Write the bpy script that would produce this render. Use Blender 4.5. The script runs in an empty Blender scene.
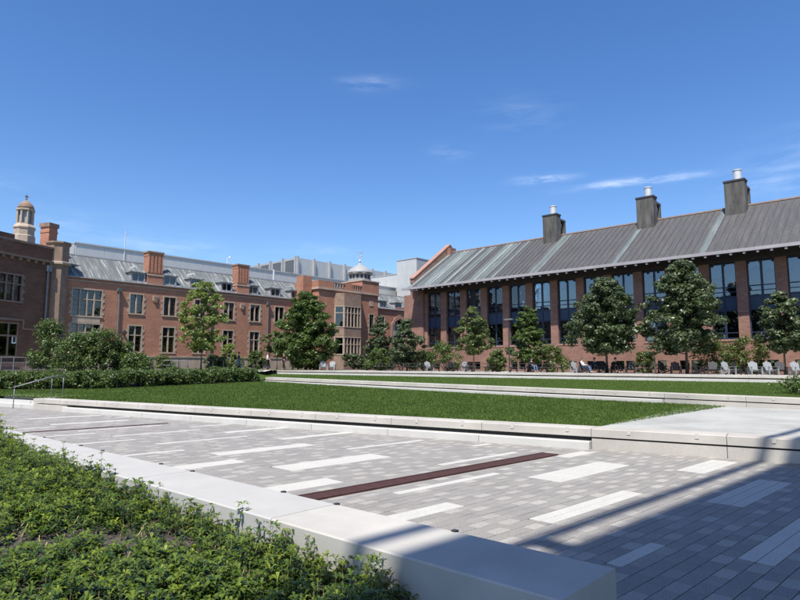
import bpy, bmesh, math, random
import numpy as np
from mathutils import Vector, Matrix
R = math.radians
sc = bpy.context.scene
C = sc.collection
random.seed(7)

# ------------------------------------------------------------------ camera, sky, sun, exposure
EYE = 1.7
cam_d = bpy.data.cameras.new('camera')
cam_d.lens = 27.0; cam_d.sensor_width = 36.0; cam_d.sensor_fit = 'HORIZONTAL'
cam_d.clip_start = 0.05; cam_d.clip_end = 3000
cam = bpy.data.objects.new('camera', cam_d); C.objects.link(cam)
cam.location = (0, 0, EYE); cam.rotation_euler = (R(90) + math.atan(67 / 600), 0, 0)
sc.camera = cam

SUN_EL = 60.0
SUN_H = Vector((-0.32, -0.947)).normalized()
world = bpy.data.worlds.new('World'); sc.world = world; world.use_nodes = True
nt = world.node_tree; nt.nodes.clear()
wo = nt.nodes.new('ShaderNodeOutputWorld'); bg = nt.nodes.new('ShaderNodeBackground')
sky = nt.nodes.new('ShaderNodeTexSky'); sky.sky_type = 'NISHITA'; sky.sun_disc = False
sky.sun_elevation = R(SUN_EL); sky.sun_rotation = math.atan2(SUN_H.x, SUN_H.y)
sky.altitude = 0; sky.air_density = 1.0; sky.dust_density = 0.6; sky.ozone_density = 3.2
bg.inputs['Strength'].default_value = 0.13

def px_dir(u, v):                       # direction in the sky of a wisp of cloud
    x, y = (u - 400) / 600, -(v - 300) / 600
    p = math.atan(67 / 600); c, s = math.cos(p), math.sin(p)
    return Vector((x, c - y * s, s + y * c)).normalized()

def N(tree, kind, **kw):
    n = tree.nodes.new(kind)
    for k, v in kw.items():
        if k in n.inputs.keys(): n.inputs[k].default_value = v
        else: setattr(n, k, v)
    return n

# thin fair-weather wisps: sparse stretched noise over the whole dome plus the few wisps of this sky
tc = N(nt, 'ShaderNodeTexCoord')
def wnode(op, a, b=None, c=None):
    m = nt.nodes.new('ShaderNodeMath'); m.operation = op
    for i, q in enumerate((a, b, c)):
        if q is None: continue
        if isinstance(q, (int, float)): m.inputs[i].default_value = q
        else: nt.links.new(q, m.inputs[i])
    return m.outputs[0]
mp = N(nt, 'ShaderNodeMapping'); mp.inputs['Scale'].default_value = (5, 5, 26)
nt.links.new(tc.outputs['Generated'], mp.inputs['Vector'])
nz = N(nt, 'ShaderNodeTexNoise', Scale=3.0, Detail=7.0, Roughness=0.62)
nt.links.new(mp.outputs[0], nz.inputs['Vector'])
total = None
for (u, v, wx, wz, amp) in ((545, 179, .036, .0060, .75), (637, 181.5, .075, .0055, .85), (372, 83, .04, .010, .28), (522, 113, .06, .025, .10),
                            (452, 151, .03, .012, .18), (780, 178, .06, .025, .24), (165, 247, .09, .014, .2), (75, 225, .07, .02, .14), (318, 250, .06, .01, .16),
                            (905, 120, .10, .03, .35), (-120, 160, .1, .02, .5)):
    d = px_dir(u, v); rt = Vector((d.y, -d.x, 0)).normalized(); up = rt.cross(d)
    def dotn(vec, k):
        vm = nt.nodes.new('ShaderNodeVectorMath'); vm.operation = 'DOT_PRODUCT'
        vm.inputs[1].default_value = tuple(vec * k); nt.links.new(tc.outputs['Generated'], vm.inputs[0]); return vm.outputs['Value']
    a = dotn(rt, 1 / wx); b = dotn(up, 1 / wz); f = dotn(d, 1)
    r2 = wnode('ADD', wnode('MULTIPLY', a, a), wnode('MULTIPLY', b, b))
    g = wnode('MULTIPLY', wnode('MULTIPLY', wnode('EXPONENT', wnode('MULTIPLY', r2, -1.0)), amp * .62), wnode('GREATER_THAN', f, 0))
    total = g if total is None else wnode('ADD', total, g)
nzr = N(nt, 'ShaderNodeMapRange'); nzr.inputs[1].default_value = .40; nzr.inputs[2].default_value = .68
nt.links.new(nz.outputs['Fac'], nzr.inputs[0])
cl = wnode('MINIMUM', wnode('MULTIPLY', nzr.outputs[0], total), .75)
hs = N(nt, 'ShaderNodeHueSaturation'); hs.inputs['Saturation'].default_value = 1.24; hs.inputs['Hue'].default_value = .508
nt.links.new(sky.outputs[0], hs.inputs['Color'])
mxc = N(nt, 'ShaderNodeMix', data_type='RGBA'); mxc.inputs['B'].default_value = (7.5, 8.2, 9.3, 1)
nt.links.new(cl, mxc.inputs['Factor']); nt.links.new(hs.outputs[0], mxc.inputs['A'])
nt.links.new(mxc.outputs['Result'], bg.inputs['Color']); nt.links.new(bg.outputs[0], wo.inputs[0])

sun_d = bpy.data.lights.new('sun', 'SUN'); sun_d.energy = 5.0; sun_d.angle = R(0.53); sun_d.color = (1.0, .955, .88)
sun = bpy.data.objects.new('sun', sun_d); C.objects.link(sun)
ch = math.cos(R(SUN_EL))
sv = Vector((SUN_H.x * ch, SUN_H.y * ch, math.sin(R(SUN_EL))))
sun.rotation_euler = sv.to_track_quat('Z', 'Y').to_euler(); sun.location = (0, -20, 60)
vs = sc.view_settings; vs.view_transform = 'Standard'; vs.look = 'None'; vs.gamma = 1; vs.use_curve_mapping = False; vs.exposure = 0.5

# ------------------------------------------------------------------ materials
def lin(r, g, b):
    f = lambda c: (c / 255 / 12.92) if c / 255 <= .04045 else ((c / 255 + .055) / 1.055) ** 2.4
    return (f(r), f(g), f(b), 1)
def mul(c, k): return (c[0] * k, c[1] * k, c[2] * k, 1)
M = {}
def base(name, rough=.8, spec=.4, metal=0):
    m = bpy.data.materials.new(name); m.use_nodes = True; t = m.node_tree; t.nodes.clear()
    o = N(t, 'ShaderNodeOutputMaterial'); p = N(t, 'ShaderNodeBsdfPrincipled')
    p.inputs['Roughness'].default_value = rough; p.inputs['Specular IOR Level'].default_value = spec; p.inputs['Metallic'].default_value = metal
    t.links.new(p.outputs[0], o.inputs[0]); M[name] = m
    return m, t, p
def noise(t, scale, detail=4, rough=.6, vec=None, mscale=None):
    n = N(t, 'ShaderNodeTexNoise', Scale=scale, Detail=detail, Roughness=rough)
    tcn = N(t, 'ShaderNodeTexCoord')
    if mscale:
        mpn = N(t, 'ShaderNodeMapping'); mpn.inputs['Scale'].default_value = mscale
        t.links.new(tcn.outputs['Object'], mpn.inputs[0]); t.links.new(mpn.outputs[0], n.inputs['Vector'])
    else: t.links.new(tcn.outputs['Object'], n.inputs['Vector'])
    return n
def ramp(t, src, stops):
    r = N(t, 'ShaderNodeValToRGB'); e = r.color_ramp.elements
    while len(e) < len(stops): e.new(.5)
    for el, (p, c) in zip(e, stops): el.position = p; el.color = c
    t.links.new(src, r.inputs[0]); return r.outputs[0]
def mixc(t, a, b, fac, mode='MIX'):
    m = N(t, 'ShaderNodeMix', data_type='RGBA', blend_type=mode)
    for q, key in ((a, 'A'), (b, 'B')):
        if isinstance(q, tuple): m.inputs[key].default_value = q
        else: t.links.new(q, m.inputs[key])
    if isinstance(fac, (int, float)): m.inputs['Factor'].default_value = fac
    else: t.links.new(fac, m.inputs['Factor'])
    return m.outputs['Result']
def bump(t, p, src, strength=.3, dist=.02):
    b = N(t, 'ShaderNodeBump', Strength=strength, Distance=dist); t.links.new(src, b.inputs['Height']); t.links.new(b.outputs[0], p.inputs['Normal'])
def simple(name, col, rough=.7, var=.25, scale=3.0, spec=.4, metal=0, bs=.2, mscale=None, fine=40):
    m, t, p = base(name, rough, spec, metal)
    n1 = noise(t, scale, 5, .65, mscale=mscale); n2 = noise(t, fine, 3)
    c = ramp(t, n1.outputs[0], [(.3, mul(col, 1 - var)), (.7, mul(col, 1 + var))])
    c = mixc(t, c, ramp(t, n2.outputs[0], [(.3, (.8, .8, .8, 1)), (.7, (1.12, 1.12, 1.12, 1))]), 1.0, 'MULTIPLY')
    t.links.new(c, p.inputs['Base Color'])
    if bs: bump(t, p, n2.outputs[0], bs, .01)
    return m
def brick(name, c1, c2, mortar, spread=.3):
    m, t, p = base(name, .88, .25)
    tcn = N(t, 'ShaderNodeTexCoord'); sep = N(t, 'ShaderNodeSeparateXYZ'); t.links.new(tcn.outputs['Object'], sep.inputs[0])
    ad = N(t, 'ShaderNodeMath', operation='ADD'); t.links.new(sep.outputs[0], ad.inputs[0]); t.links.new(sep.outputs[1], ad.inputs[1])
    cb = N(t, 'ShaderNodeCombineXYZ'); t.links.new(ad.outputs[0], cb.inputs[0]); t.links.new(sep.outputs[2], cb.inputs[1])
    b = N(t, 'ShaderNodeTexBrick'); b.inputs['Scale'].default_value = 1.0
    b.inputs['Brick Width'].default_value = .42; b.inputs['Row Height'].default_value = .14; b.inputs['Mortar Size'].default_value = .012
    b.inputs['Color1'].default_value = c1; b.inputs['Color2'].default_value = c2; b.inputs['Mortar'].default_value = mortar
    t.links.new(cb.outputs[0], b.inputs['Vector'])
    n1 = noise(t, .55, 5, .6, mscale=(1, 1, 1.6)); n2 = noise(t, 6, 4)
    c = mixc(t, b.outputs['Color'], ramp(t, n1.outputs[0], [(.28, (1 - spread,) * 3 + (1,)), (.7, (1 + spread * .6,) * 3 + (1,))]), 1.0, 'MULTIPLY')
    c = mixc(t, c, ramp(t, n2.outputs[0], [(.3, (.86, .84, .84, 1)), (.7, (1.1, 1.1, 1.1, 1))]), 1.0, 'MULTIPLY')
    t.links.new(c, p.inputs['Base Color']); bump(t, p, b.outputs['Fac'], .25, -.01)
    return m
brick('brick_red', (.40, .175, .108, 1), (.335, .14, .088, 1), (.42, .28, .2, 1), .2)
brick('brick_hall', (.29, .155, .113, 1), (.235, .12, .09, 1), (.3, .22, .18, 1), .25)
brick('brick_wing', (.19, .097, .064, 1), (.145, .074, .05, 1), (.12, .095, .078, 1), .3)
simple('limestone', (.40, .315, .245, 1), .85, .18, 1.2)
simple('brownstone', (.25, .17, .125, 1), .88, .25, 1.5, bs=.3)
simple('pink_stone', (.34, .19, .145, 1), .85, .15, 1.2)
simple('white_stone', (.50, .485, .45, 1), .75, .07, .9, bs=.12, fine=120)
simple('edge_stone', (.43, .40, .355, 1), .75, .14, .8, bs=.15, fine=90)
simple('pale_concrete', (.365, .362, .335, 1), .8, .2, .8, bs=.12, fine=70)
simple('planter_concrete', (.43, .41, .37, 1), .7, .15, 1.0, bs=.06, fine=200)
simple('planter_granite', (.41, .40, .375, 1), .75, .06, 2.5, bs=.12, fine=260)
simple('joint_sand', (.2, .19, .178, 1), .95, .2, 20)
simple('metal_grey', (.22, .225, .23, 1), .45, .1, 2, metal=.5, bs=.03)
simple('steel_rail', (.2, .205, .21, 1), .5, .05, 2, metal=.5, bs=0)
simple('dark_metal', (.035, .036, .04, 1), .5, .15, 2, bs=.05)
simple('navy_frame', (.022, .034, .066, 1), .45, .12, 2, bs=.03)
simple('navy_panel', (.03, .05, .092, 1), .35, .15, 1.5, bs=.03)
simple('gutter_grey', (.34, .32, .33, 1), .55, .12, 1.0, bs=.05)
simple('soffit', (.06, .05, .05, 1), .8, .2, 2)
simple('rust_steel', (.075, .03, .02, 1), .6, .35, 5, bs=.2)
simple('concrete_stained', (.10, .095, .088, 1), .9, .5, .9, mscale=(3, 3, .6), bs=.3)
simple('concrete_cap', (.04, .04, .045, 1), .8, .3, 2)
simple('galvanised', (.62, .62, .61, 1), .5, .06, 3, metal=.3, bs=0)
simple('dark_interior', (.025, .025, .028, 1), .9, .3, .8, bs=0)
simple('room_blue', (.07, .085, .10, 1), .9, .5, .7, bs=0)
simple('blind', (.55, .56, .56, 1), .8, .05, 1, bs=0)
simple('blind_teal', (.30, .38, .40, 1), .8, .08, 1, bs=0)
simple('lead_dome', (.31, .31, .305, 1), .6, .15, 2, mscale=(4, 4, .8))
simple('bark', (.10, .075, .055, 1), .9, .35, 8, mscale=(6, 6, 1), bs=.5)
simple('soil', (.055, .044, .038, 1), .95, .5, 6, bs=.9, fine=55)
simple('bark_chip', (.10, .08, .066, 1), .95, .35, 15)
simple('dry_stem', (.34, .29, .13, 1), .8, .25, 10, bs=0)
simple('chair_grey', (.27, .275, .28, 1), .6, .08, 4)
simple('chair_dark', (.022, .022, .025, 1), .55, .2, 4)
simple('table_dark', (.05, .045, .042, 1), .65, .25, 4)
simple('skin', (.50, .30, .22, 1), .6, .05, 10, bs=0)
simple('jeans', (.09, .15, .26, 1), .85, .15, 20, bs=0)
simple('cloth_navy', (.02, .025, .045, 1), .85, .2, 15, bs=0)
simple('cloth_white', (.75, .75, .74, 1), .85, .06, 15, bs=0)
simple('cloth_black', (.012, .012, .014, 1), .85, .2, 15, bs=0)
simple('hair_dark', (.02, .015, .012, 1), .6, .2, 40, bs=0)
simple('hair_brown', (.09, .05, .03, 1), .6, .2, 40, bs=0)
simple('paper_white', (.8, .8, .8, 1), .7, .02, 5, bs=0)
simple('path_concrete', (.42, .40, .36, 1), .85, .12, .6)
simple('louver_dark', (.14, .145, .15, 1), .6, .1, 2)

# metal roofing, weathered in streaks down the slope
def roofing(name, lo, hi, light, amt):
    m, t, p = base(name, .62, .3, 0)
    n1 = noise(t, 1.0, 5, .7, mscale=(3.2, .3, .3)); n2 = noise(t, 2.2, 4, .6)
    oi = N(t, 'ShaderNodeObjectInfo'); va = N(t, 'ShaderNodeVectorMath', operation='ADD'); mpn = n1.inputs['Vector'].links[0].from_node
    t.links.new(mpn.outputs[0], va.inputs[0])
    vsc = N(t, 'ShaderNodeVectorMath', operation='SCALE'); vsc.inputs['Scale'].default_value = 37.0
    cbx = N(t, 'ShaderNodeCombineXYZ'); t.links.new(oi.outputs['Random'], cbx.inputs[0]); t.links.new(oi.outputs['Random'], cbx.inputs[1]); t.links.new(cbx.outputs[0], vsc.inputs[0])
    t.links.new(vsc.outputs[0], va.inputs[1]); t.links.new(va.outputs[0], n1.inputs['Vector'])
    c = ramp(t, n1.outputs[0], [(.32, lo), (.55, hi), (.55 + amt, light)])
    c = mixc(t, c, ramp(t, n2.outputs[0], [(.3, (.85, .85, .85, 1)), (.7, (1.1, 1.1, 1.1, 1))]), 1.0, 'MULTIPLY')
    t.links.new(c, p.inputs['Base Color']); bump(t, p, n2.outputs[0], .08, .01)
roofing('roof_brown', (.066, .063, .063, 1), (.088, .085, .084, 1), (.118, .114, .112, 1), .2)
roofing('roof_patina', (.10, .115, .115, 1), (.14, .16, .158, 1), (.21, .235, .225, 1), .15)
roofing('roof_pale', (.155, .175, .17, 1), (.21, .235, .225, 1), (.28, .31, .295, 1), .15)
roofing('roof_lead', (.085, .095, .096, 1), (.165, .178, .175, 1), (.42, .43, .41, 1), .11)
simple('ridge_copper', (.33, .235, .19, 1), .6, .2, 2)

# ribbed and flat metal cladding
def cladding(name, col, per_m):
    m, t, p = base(name, .45, .5, .25)
    n2 = noise(t, .8, 3)
    c = ramp(t, n2.outputs[0], [(.3, mul(col, .93)), (.7, mul(col, 1.05))])
    t.links.new(c, p.inputs['Base Color'])
    w = N(t, 'ShaderNodeTexWave', Scale=per_m, Distortion=0.0); w.bands_direction = 'X'
    tcn = N(t, 'ShaderNodeTexCoord'); t.links.new(tcn.outputs['Object'], w.inputs['Vector']); bump(t, p, w.outputs['Fac'], .15, .02)
cladding('clad_light', (.52, .515, .49, 1), 1.2)
cladding('clad_mid', (.42, .42, .41, 1), .9)

# window glass: clear with a reflection
def glass(name, tint, refl):
    m = bpy.data.materials.new(name); m.use_nodes = True; t = m.node_tree; t.nodes.clear()
    o = N(t, 'ShaderNodeOutputMaterial'); tr = N(t, 'ShaderNodeBsdfTransparent'); tr.inputs[0].default_value = tint
    gl = N(t, 'ShaderNodeBsdfGlossy'); gl.inputs['Roughness'].default_value = .02; gl.inputs['Color'].default_value = (.9, .95, 1, 1)
    lw = N(t, 'ShaderNodeFresnel'); lw.inputs['IOR'].default_value = refl
    n = noise(t, .8, 2); b = N(t, 'ShaderNodeBump', Strength=.10, Distance=.05); t.links.new(n.outputs[0], b.inputs['Height']); t.links.new(b.outputs[0], gl.inputs['Normal'])
    mx = N(t, 'ShaderNodeMixShader'); t.links.new(lw.outputs[0], mx.inputs[0]); t.links.new(tr.outputs[0], mx.inputs[1]); t.links.new(gl.outputs[0], mx.inputs[2])
    t.links.new(mx.outputs[0], o.inputs[0]); M[name] = m
glass('glass_hall', (.72, .8, .84, 1), 2.0)
glass('glass_old', (.55, .58, .6, 1), 1.75)

def leafmat(name, dark, light, trans=.3, rough=.45, spec=.5):
    m = bpy.data.materials.new(name); m.use_nodes = True; t = m.node_tree; t.nodes.clear()
    o = N(t, 'ShaderNodeOutputMaterial'); p = N(t, 'ShaderNodeBsdfPrincipled'); p.inputs['Roughness'].default_value = rough; p.inputs['Specular IOR Level'].default_value = spec
    g = N(t, 'ShaderNodeNewGeometry'); c = ramp(t, g.outputs['Random Per Island'], [(0, dark), (.75, light), (1, mul(light, 1.35))])
    n = noise(t, .9, 3); c = mixc(t, c, ramp(t, n.outputs[0], [(.3, (.75, .78, .7, 1)), (.7, (1.15, 1.12, 1.1, 1))]), 1.0, 'MULTIPLY')
    t.links.new(c, p.inputs['Base Color'])
    tl = N(t, 'ShaderNodeBsdfTranslucent'); c2 = mixc(t, c, (1.3, 1.35, .5, 1), 1.0, 'MULTIPLY'); t.links.new(c2, tl.inputs[0])
    mx = N(t, 'ShaderNodeMixShader'); mx.inputs[0].default_value = trans
    t.links.new(p.outputs[0], mx.inputs[1]); t.links.new(tl.outputs[0], mx.inputs[2]); t.links.new(mx.outputs[0], o.inputs[0]); M[name] = m
leafmat('leaf_dark', (.028, .05, .019, 1), (.098, .128, .058, 1), .24, .42, .5)
leafmat('leaf_mid', (.038, .072, .017, 1), (.098, .145, .034, 1), .3)
leafmat('leaf_yellow', (.12, .17, .04, 1), (.24, .29, .095, 1), .36)
leafmat('leaf_olive', (.055, .088, .024, 1), (.135, .17, .055, 1), .32)
leafmat('grass_blade', (.055, .098, .018, 1), (.105, .16, .034, 1), .3, .6, .25)

def paver_mat(name, dark, light):
    m, t, p = base(name, .8, .35)
    a = N(t, 'ShaderNodeAttribute', attribute_name='tone')
    c = ramp(t, a.outputs['Fac'], [(0, dark), (1, light)])
    n1 = noise(t, 95, 3, .7); n2 = noise(t, 1.1, 4, .6)
    c = mixc(t, c, ramp(t, n1.outputs[0], [(.34, (.55, .55, .57, 1)), (.5, (1, 1, 1, 1)), (.66, (1.5, 1.47, 1.42, 1))]), 1.0, 'MULTIPLY')
    c = mixc(t, c, ramp(t, n2.outputs[0], [(.3, (.9, .9, .9, 1)), (.7, (1.06, 1.06, 1.06, 1))]), 1.0, 'MULTIPLY')
    t.links.new(c, p.inputs['Base Color']); bump(t, p, n1.outputs[0], .25, .003)
paver_mat('paver', (.235, .222, .206, 1), (.385, .365, .325, 1))
simple('plank_stone', (.48, .463, .42, 1), .75, .07, 3, bs=.1, fine=45)

def cover_mat():
    m = bpy.data.materials.new('leaf_cover'); m.use_nodes = True; t = m.node_tree; t.nodes.clear()
    o = N(t, 'ShaderNodeOutputMaterial'); p = N(t, 'ShaderNodeBsdfPrincipled'); p.inputs['Roughness'].default_value = .38; p.inputs['Specular IOR Level'].default_value = .55
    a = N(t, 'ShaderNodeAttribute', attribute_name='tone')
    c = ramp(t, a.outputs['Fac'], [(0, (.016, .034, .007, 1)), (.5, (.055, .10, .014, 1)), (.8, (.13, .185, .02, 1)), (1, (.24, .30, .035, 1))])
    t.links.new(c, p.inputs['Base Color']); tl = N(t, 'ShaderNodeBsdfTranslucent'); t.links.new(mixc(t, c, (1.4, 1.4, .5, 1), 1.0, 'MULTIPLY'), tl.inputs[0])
    mx = N(t, 'ShaderNodeMixShader'); mx.inputs[0].default_value = .3
    t.links.new(p.outputs[0], mx.inputs[1]); t.links.new(tl.outputs[0], mx.inputs[2]); t.links.new(mx.outputs[0], o.inputs[0]); M['leaf_cover'] = m
cover_mat()
def toned(me, n, leaves, rng):      # three whorls of leaves on n plants: the top one yellow-green, each lower one darker
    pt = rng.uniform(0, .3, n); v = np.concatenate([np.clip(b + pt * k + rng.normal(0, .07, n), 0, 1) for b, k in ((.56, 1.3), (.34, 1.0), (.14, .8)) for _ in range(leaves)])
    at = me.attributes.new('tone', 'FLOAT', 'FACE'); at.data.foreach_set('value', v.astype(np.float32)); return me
def lawn_mat():
    m, t, p = base('lawn_soil', .95, .1)
    n1 = noise(t, 1.3, 5, .6); n2 = noise(t, 45, 4, .7)
    c = mixc(t, ramp(t, n1.outputs[0], [(.3, (.045, .082, .015, 1)), (.7, (.075, .115, .024, 1))]), ramp(t, n2.outputs[0], [(.3, (.6, .65, .5, 1)), (.7, (1.35, 1.3, 1.2, 1))]), 1.0, 'MULTIPLY')
    t.links.new(c, p.inputs['Base Color']); bump(t, p, n2.outputs[0], 1.0, .05)
lawn_mat()

# ------------------------------------------------------------------ helpers
def tag(o, label=None, cat=None, group=None, kind=None):
    for k, v in (('label', label), ('category', cat), ('group', group), ('kind', kind)):
        if v: o[k] = v
    return o
def empty(name, loc, rz=0, label=None, cat=None, group=None, rx=0, ry=0):
    o = bpy.data.objects.new(name, None); C.objects.link(o); o.empty_display_size = .2
    o.location = loc; o.rotation_euler = (rx, ry, rz); tag(o, label, cat, group); return o
def inst(me, name, parent=None, loc=(0, 0, 0), rot=(0, 0, 0), scale=(1, 1, 1)):
    o = bpy.data.objects.new(name, me); C.objects.link(o); o.parent = parent
    o.location = loc; o.rotation_euler = rot; o.scale = scale; return o
class MB:
    def __init__(self, zo=0.0): self.v = []; self.f = []; self.mi = []; self.zo = zo; self.cur = 0
    def mat(self, i): self.cur = i; return self
    def add(self, vs, fs):
        n = len(self.v); self.v += [(x, y, z - self.zo) for x, y, z in vs]
        self.f += [tuple(n + i for i in f) for f in fs]; self.mi += [self.cur] * len(fs); return self
    def box(self, x0, x1, y0, y1, z0, z1):
        return self.add([(x0, y0, z0), (x1, y0, z0), (x1, y1, z0), (x0, y1, z0), (x0, y0, z1), (x1, y0, z1), (x1, y1, z1), (x0, y1, z1)],
                        [(0, 3, 2, 1), (4, 5, 6, 7), (0, 1, 5, 4), (1, 2, 6, 5), (2, 3, 7, 6), (3, 0, 4, 7)])
    def quad(self, a, b, c, d): return self.add([a, b, c, d], [(0, 1, 2, 3)])
    def prism(self, pts, axis, a, b):        # polygon in the other two axes, extruded along axis from a to b
        def mk(p, t): return (t, p[0], p[1]) if axis == 'x' else (p[0], t, p[1]) if axis == 'y' else (p[0], p[1], t)
        n = len(pts)
        return self.add([mk(p, a) for p in pts] + [mk(p, b) for p in pts],
                        [tuple(range(n))[::-1], tuple(range(n, 2 * n))] + [(i, (i + 1) % n, n + (i + 1) % n, n + i) for i in range(n)])
    def lathe(self, cx, cy, prof, n=8, rot=0.0, capb=True, capt=True):
        vs = []; fs = []
        for r, z in prof:
            for i in range(n):
                t = rot + 2 * math.pi * i / n; vs.append((cx + r * math.cos(t), cy + r * math.sin(t), z))
        for k in range(len(prof) - 1):
            for i in range(n):
                j = (i + 1) % n; fs.append((k * n + i, k * n + j, (k + 1) * n + j, (k + 1) * n + i))
        if capb: fs.append(tuple(range(n))[::-1])
        if capt: fs.append(tuple((len(prof) - 1) * n + i for i in range(n)))
        return self.add(vs, fs)
    def tube(self, pts, rads, n=6):
        vs = []; fs = []; pts = [Vector(p) for p in pts]
        for k, p in enumerate(pts):
            d = (pts[min(k + 1, len(pts) - 1)] - pts[max(k - 1, 0)]).normalized()
            a = d.orthogonal().normalized() if abs(d.z) < .99 else Vector((1, 0, 0)); b = d.cross(a)
            r = float(rads[k] if isinstance(rads, (list, tuple)) else rads)
            for i in range(n):
                t = 2 * math.pi * i / n; q = p + r * (math.cos(t) * a + math.sin(t) * b); vs.append(tuple(q))
        for k in range(len(pts) - 1):
            for i in range(n):
                j = (i + 1) % n; fs.append((k * n + i, k * n + j, (k + 1) * n + j, (k + 1) * n + i))
        fs += [tuple(range(n))[::-1], tuple((len(pts) - 1) * n + i for i in range(n))]
        return self.add(vs, fs)
    def mesh(self, name, *mats, smooth=False):
        me = bpy.data.meshes.new(name); me.from_pydata(self.v, [], self.f); me.update()
        for m in mats: me.materials.append(M[m])
        if len(mats) > 1: me.polygons.foreach_set('material_index', self.mi)
        if smooth: me.polygons.foreach_set('use_smooth', [True] * len(self.f))
        return me
    def build(self, name, *mats, parent=None, smooth=False, loc=(0, 0, 0), rz=0):
        return inst(self.mesh(name, *mats, smooth=smooth), name, parent, loc, (0, 0, rz))
def np_mesh(name, verts, nper, mat, smooth=False):        # verts (n*nper,3): n polygons of nper corners, unshared
    me = bpy.data.meshes.new(name); nv = len(verts); nf = nv // nper
    me.vertices.add(nv); me.vertices.foreach_set('co', np.asarray(verts, np.float32).ravel())
    me.loops.add(nv); me.loops.foreach_set('vertex_index', np.arange(nv, dtype=np.int32))
    me.polygons.add(nf); me.polygons.foreach_set('loop_start', np.arange(0, nv, nper, dtype=np.int32))
    me.polygons.foreach_set('loop_total', np.full(nf, nper, np.int32))
    me.update(calc_edges=True); me.materials.append(M[mat])
    return me
def wall_holes(mb, x0, x1, z0, z1, holes, reveal=.25, y=0.0):      # a wall face in the plane y with recessed openings (hx0,hx1,hz0,hz1)
    xs = sorted({x0, x1} | {h[i] for h in holes for i in (0, 1)}); zs = sorted({z0, z1} | {h[i] for h in holes for i in (2, 3)})
    xs = [x for x in xs if x0 <= x <= x1]; zs = [z for z in zs if z0 <= z <= z1]
    for i in range(len(xs) - 1):
        for k in range(len(zs) - 1):
            cx, cz = (xs[i] + xs[i + 1]) / 2, (zs[k] + zs[k + 1]) / 2
            if any(h[0] < cx < h[1] and h[2] < cz < h[3] for h in holes): continue
            mb.quad((xs[i], y, zs[k]), (xs[i + 1], y, zs[k]), (xs[i + 1], y, zs[k + 1]), (xs[i], y, zs[k + 1]))
    for a, b, c, d in holes:
        e = y + reveal
        mb.quad((a, y, c), (a, y, d), (a, e, d), (a, e, c)); mb.quad((b, y, d), (b, y, c), (b, e, c), (b, e, d))
        mb.quad((a, y, c), (a, e, c), (b, e, c), (b, y, c)); mb.quad((a, e, d), (a, y, d), (b, y, d), (b, e, d))
def sheet(name, poly, mat, kind='structure', zf=None, step=1.0):  # triangulated sheet from a boundary of (x,y[,z])
    pts = []
    for a, b in zip(poly, poly[1:] + poly[:1]):
        n = max(1, int(math.hypot(b[0] - a[0], b[1] - a[1]) / step))
        for i in range(n):
            t = i / n; x, y = a[0] + (b[0] - a[0]) * t, a[1] + (b[1] - a[1]) * t
            z = zf(x, y) if zf else a[2] + (b[2] - a[2]) * t; pts.append((x, y, z))
    bm = bmesh.new(); f = bm.faces.new([bm.verts.new(p) for p in pts]); bmesh.ops.triangulate(bm, faces=[f], ngon_method='EAR_CLIP'); bmesh.ops.recalc_face_normals(bm, faces=bm.faces)
    if sum(q.normal.z for q in bm.faces) < 0: bmesh.ops.reverse_faces(bm, faces=bm.faces)
    me = bpy.data.meshes.new(name); bm.to_mesh(me); bm.free(); me.materials.append(M[mat])
    o = inst(me, name)
    if kind: o['kind'] = kind
    return o
def inside(poly, x, y):                                            # numpy point-in-polygon
    c = np.zeros(len(x), bool); n = len(poly)
    for i in range(n):
        (ax, ay), (bx, by) = poly[i][:2], poly[(i + 1) % n][:2]
        k = ((ay > y) != (by > y)) & (x < (bx - ax) * (y - ay) / (by - ay + 1e-12) + ax); c ^= k
    return c

# ------------------------------------------------------------------ terrain
def terr(x, y): return 1.228 - .00606 * x + .0013 * y              # the upper court, a very slight fall to the right
B1a, B1b = Vector((-15.0, 24.84)), Vector((12.6, 7.33)); Z1 = .42   # seat walls (front line of each)
B2a, B2b = Vector((-8.9, 40.0)), Vector((15.2, 15.56)); Z2a, Z2b = 1.03, .705
B3a, B3b = Vector((-13.4, 62.0)), Vector((30.5, 31.5)); Z3a, Z3b = 1.385, 1.085
d1 = (B1b - B1a).normalized(); n1v = Vector((-d1.y, d1.x))
def lawn1z(x, y):
    p = Vector((x, y)) - B1a; q = p.dot(d1); r = p.dot(n1v)
    return .40 + .0205 * max(0, r) * min(1.2, max(0, 1 - q / 25.4))
def l2(t): return B2a.lerp(B2b, t), Z2a + (Z2b - Z2a) * t
def l3(t): return B3a.lerp(B3b, t), Z3a + (Z3b - Z3a) * t
g0 = inst(MB().quad((-900, -400, -.6), (900, -400, -.6), (900, 1500, -.6), (-900, 1500, -.6)).mesh('ground', 'soil'), 'ground'); g0['kind'] = 'structure'
HED = [(-31.0, 37.0), (-21.0, 32.4), (-15.4, 32.2), (-9.0, 39.6)]     # front line of the long low hedge
b1back = lambda s: (B1a + d1 * s + n1v * .56)
LC = (4.24, 13.2); LT = (10.65, 19.9)                               # corner and tip of the near lawn
pA = b1back(-12)
lawn1_poly = [tuple(pA), tuple(b1back(0)), tuple(b1back(12)), LC, LT, (B2b.x - 4.2, B2b.y + 4.3), tuple(B2a)] + HED[::-1][1:] + [(-34, 36)]
lawn1_poly = [tuple(pA), tuple(b1back(0)), tuple(b1back(12)), LC, LT, tuple(B2a.lerp(B2b, .79)), tuple(B2a + Vector((.3, .3)))] + [(x, y + .5) for x, y in HED[::-1]]
sheet('lawn', lawn1_poly, 'lawn_soil', zf=lambda x, y: lawn1z(x, y) - .015, step=.8)
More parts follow.
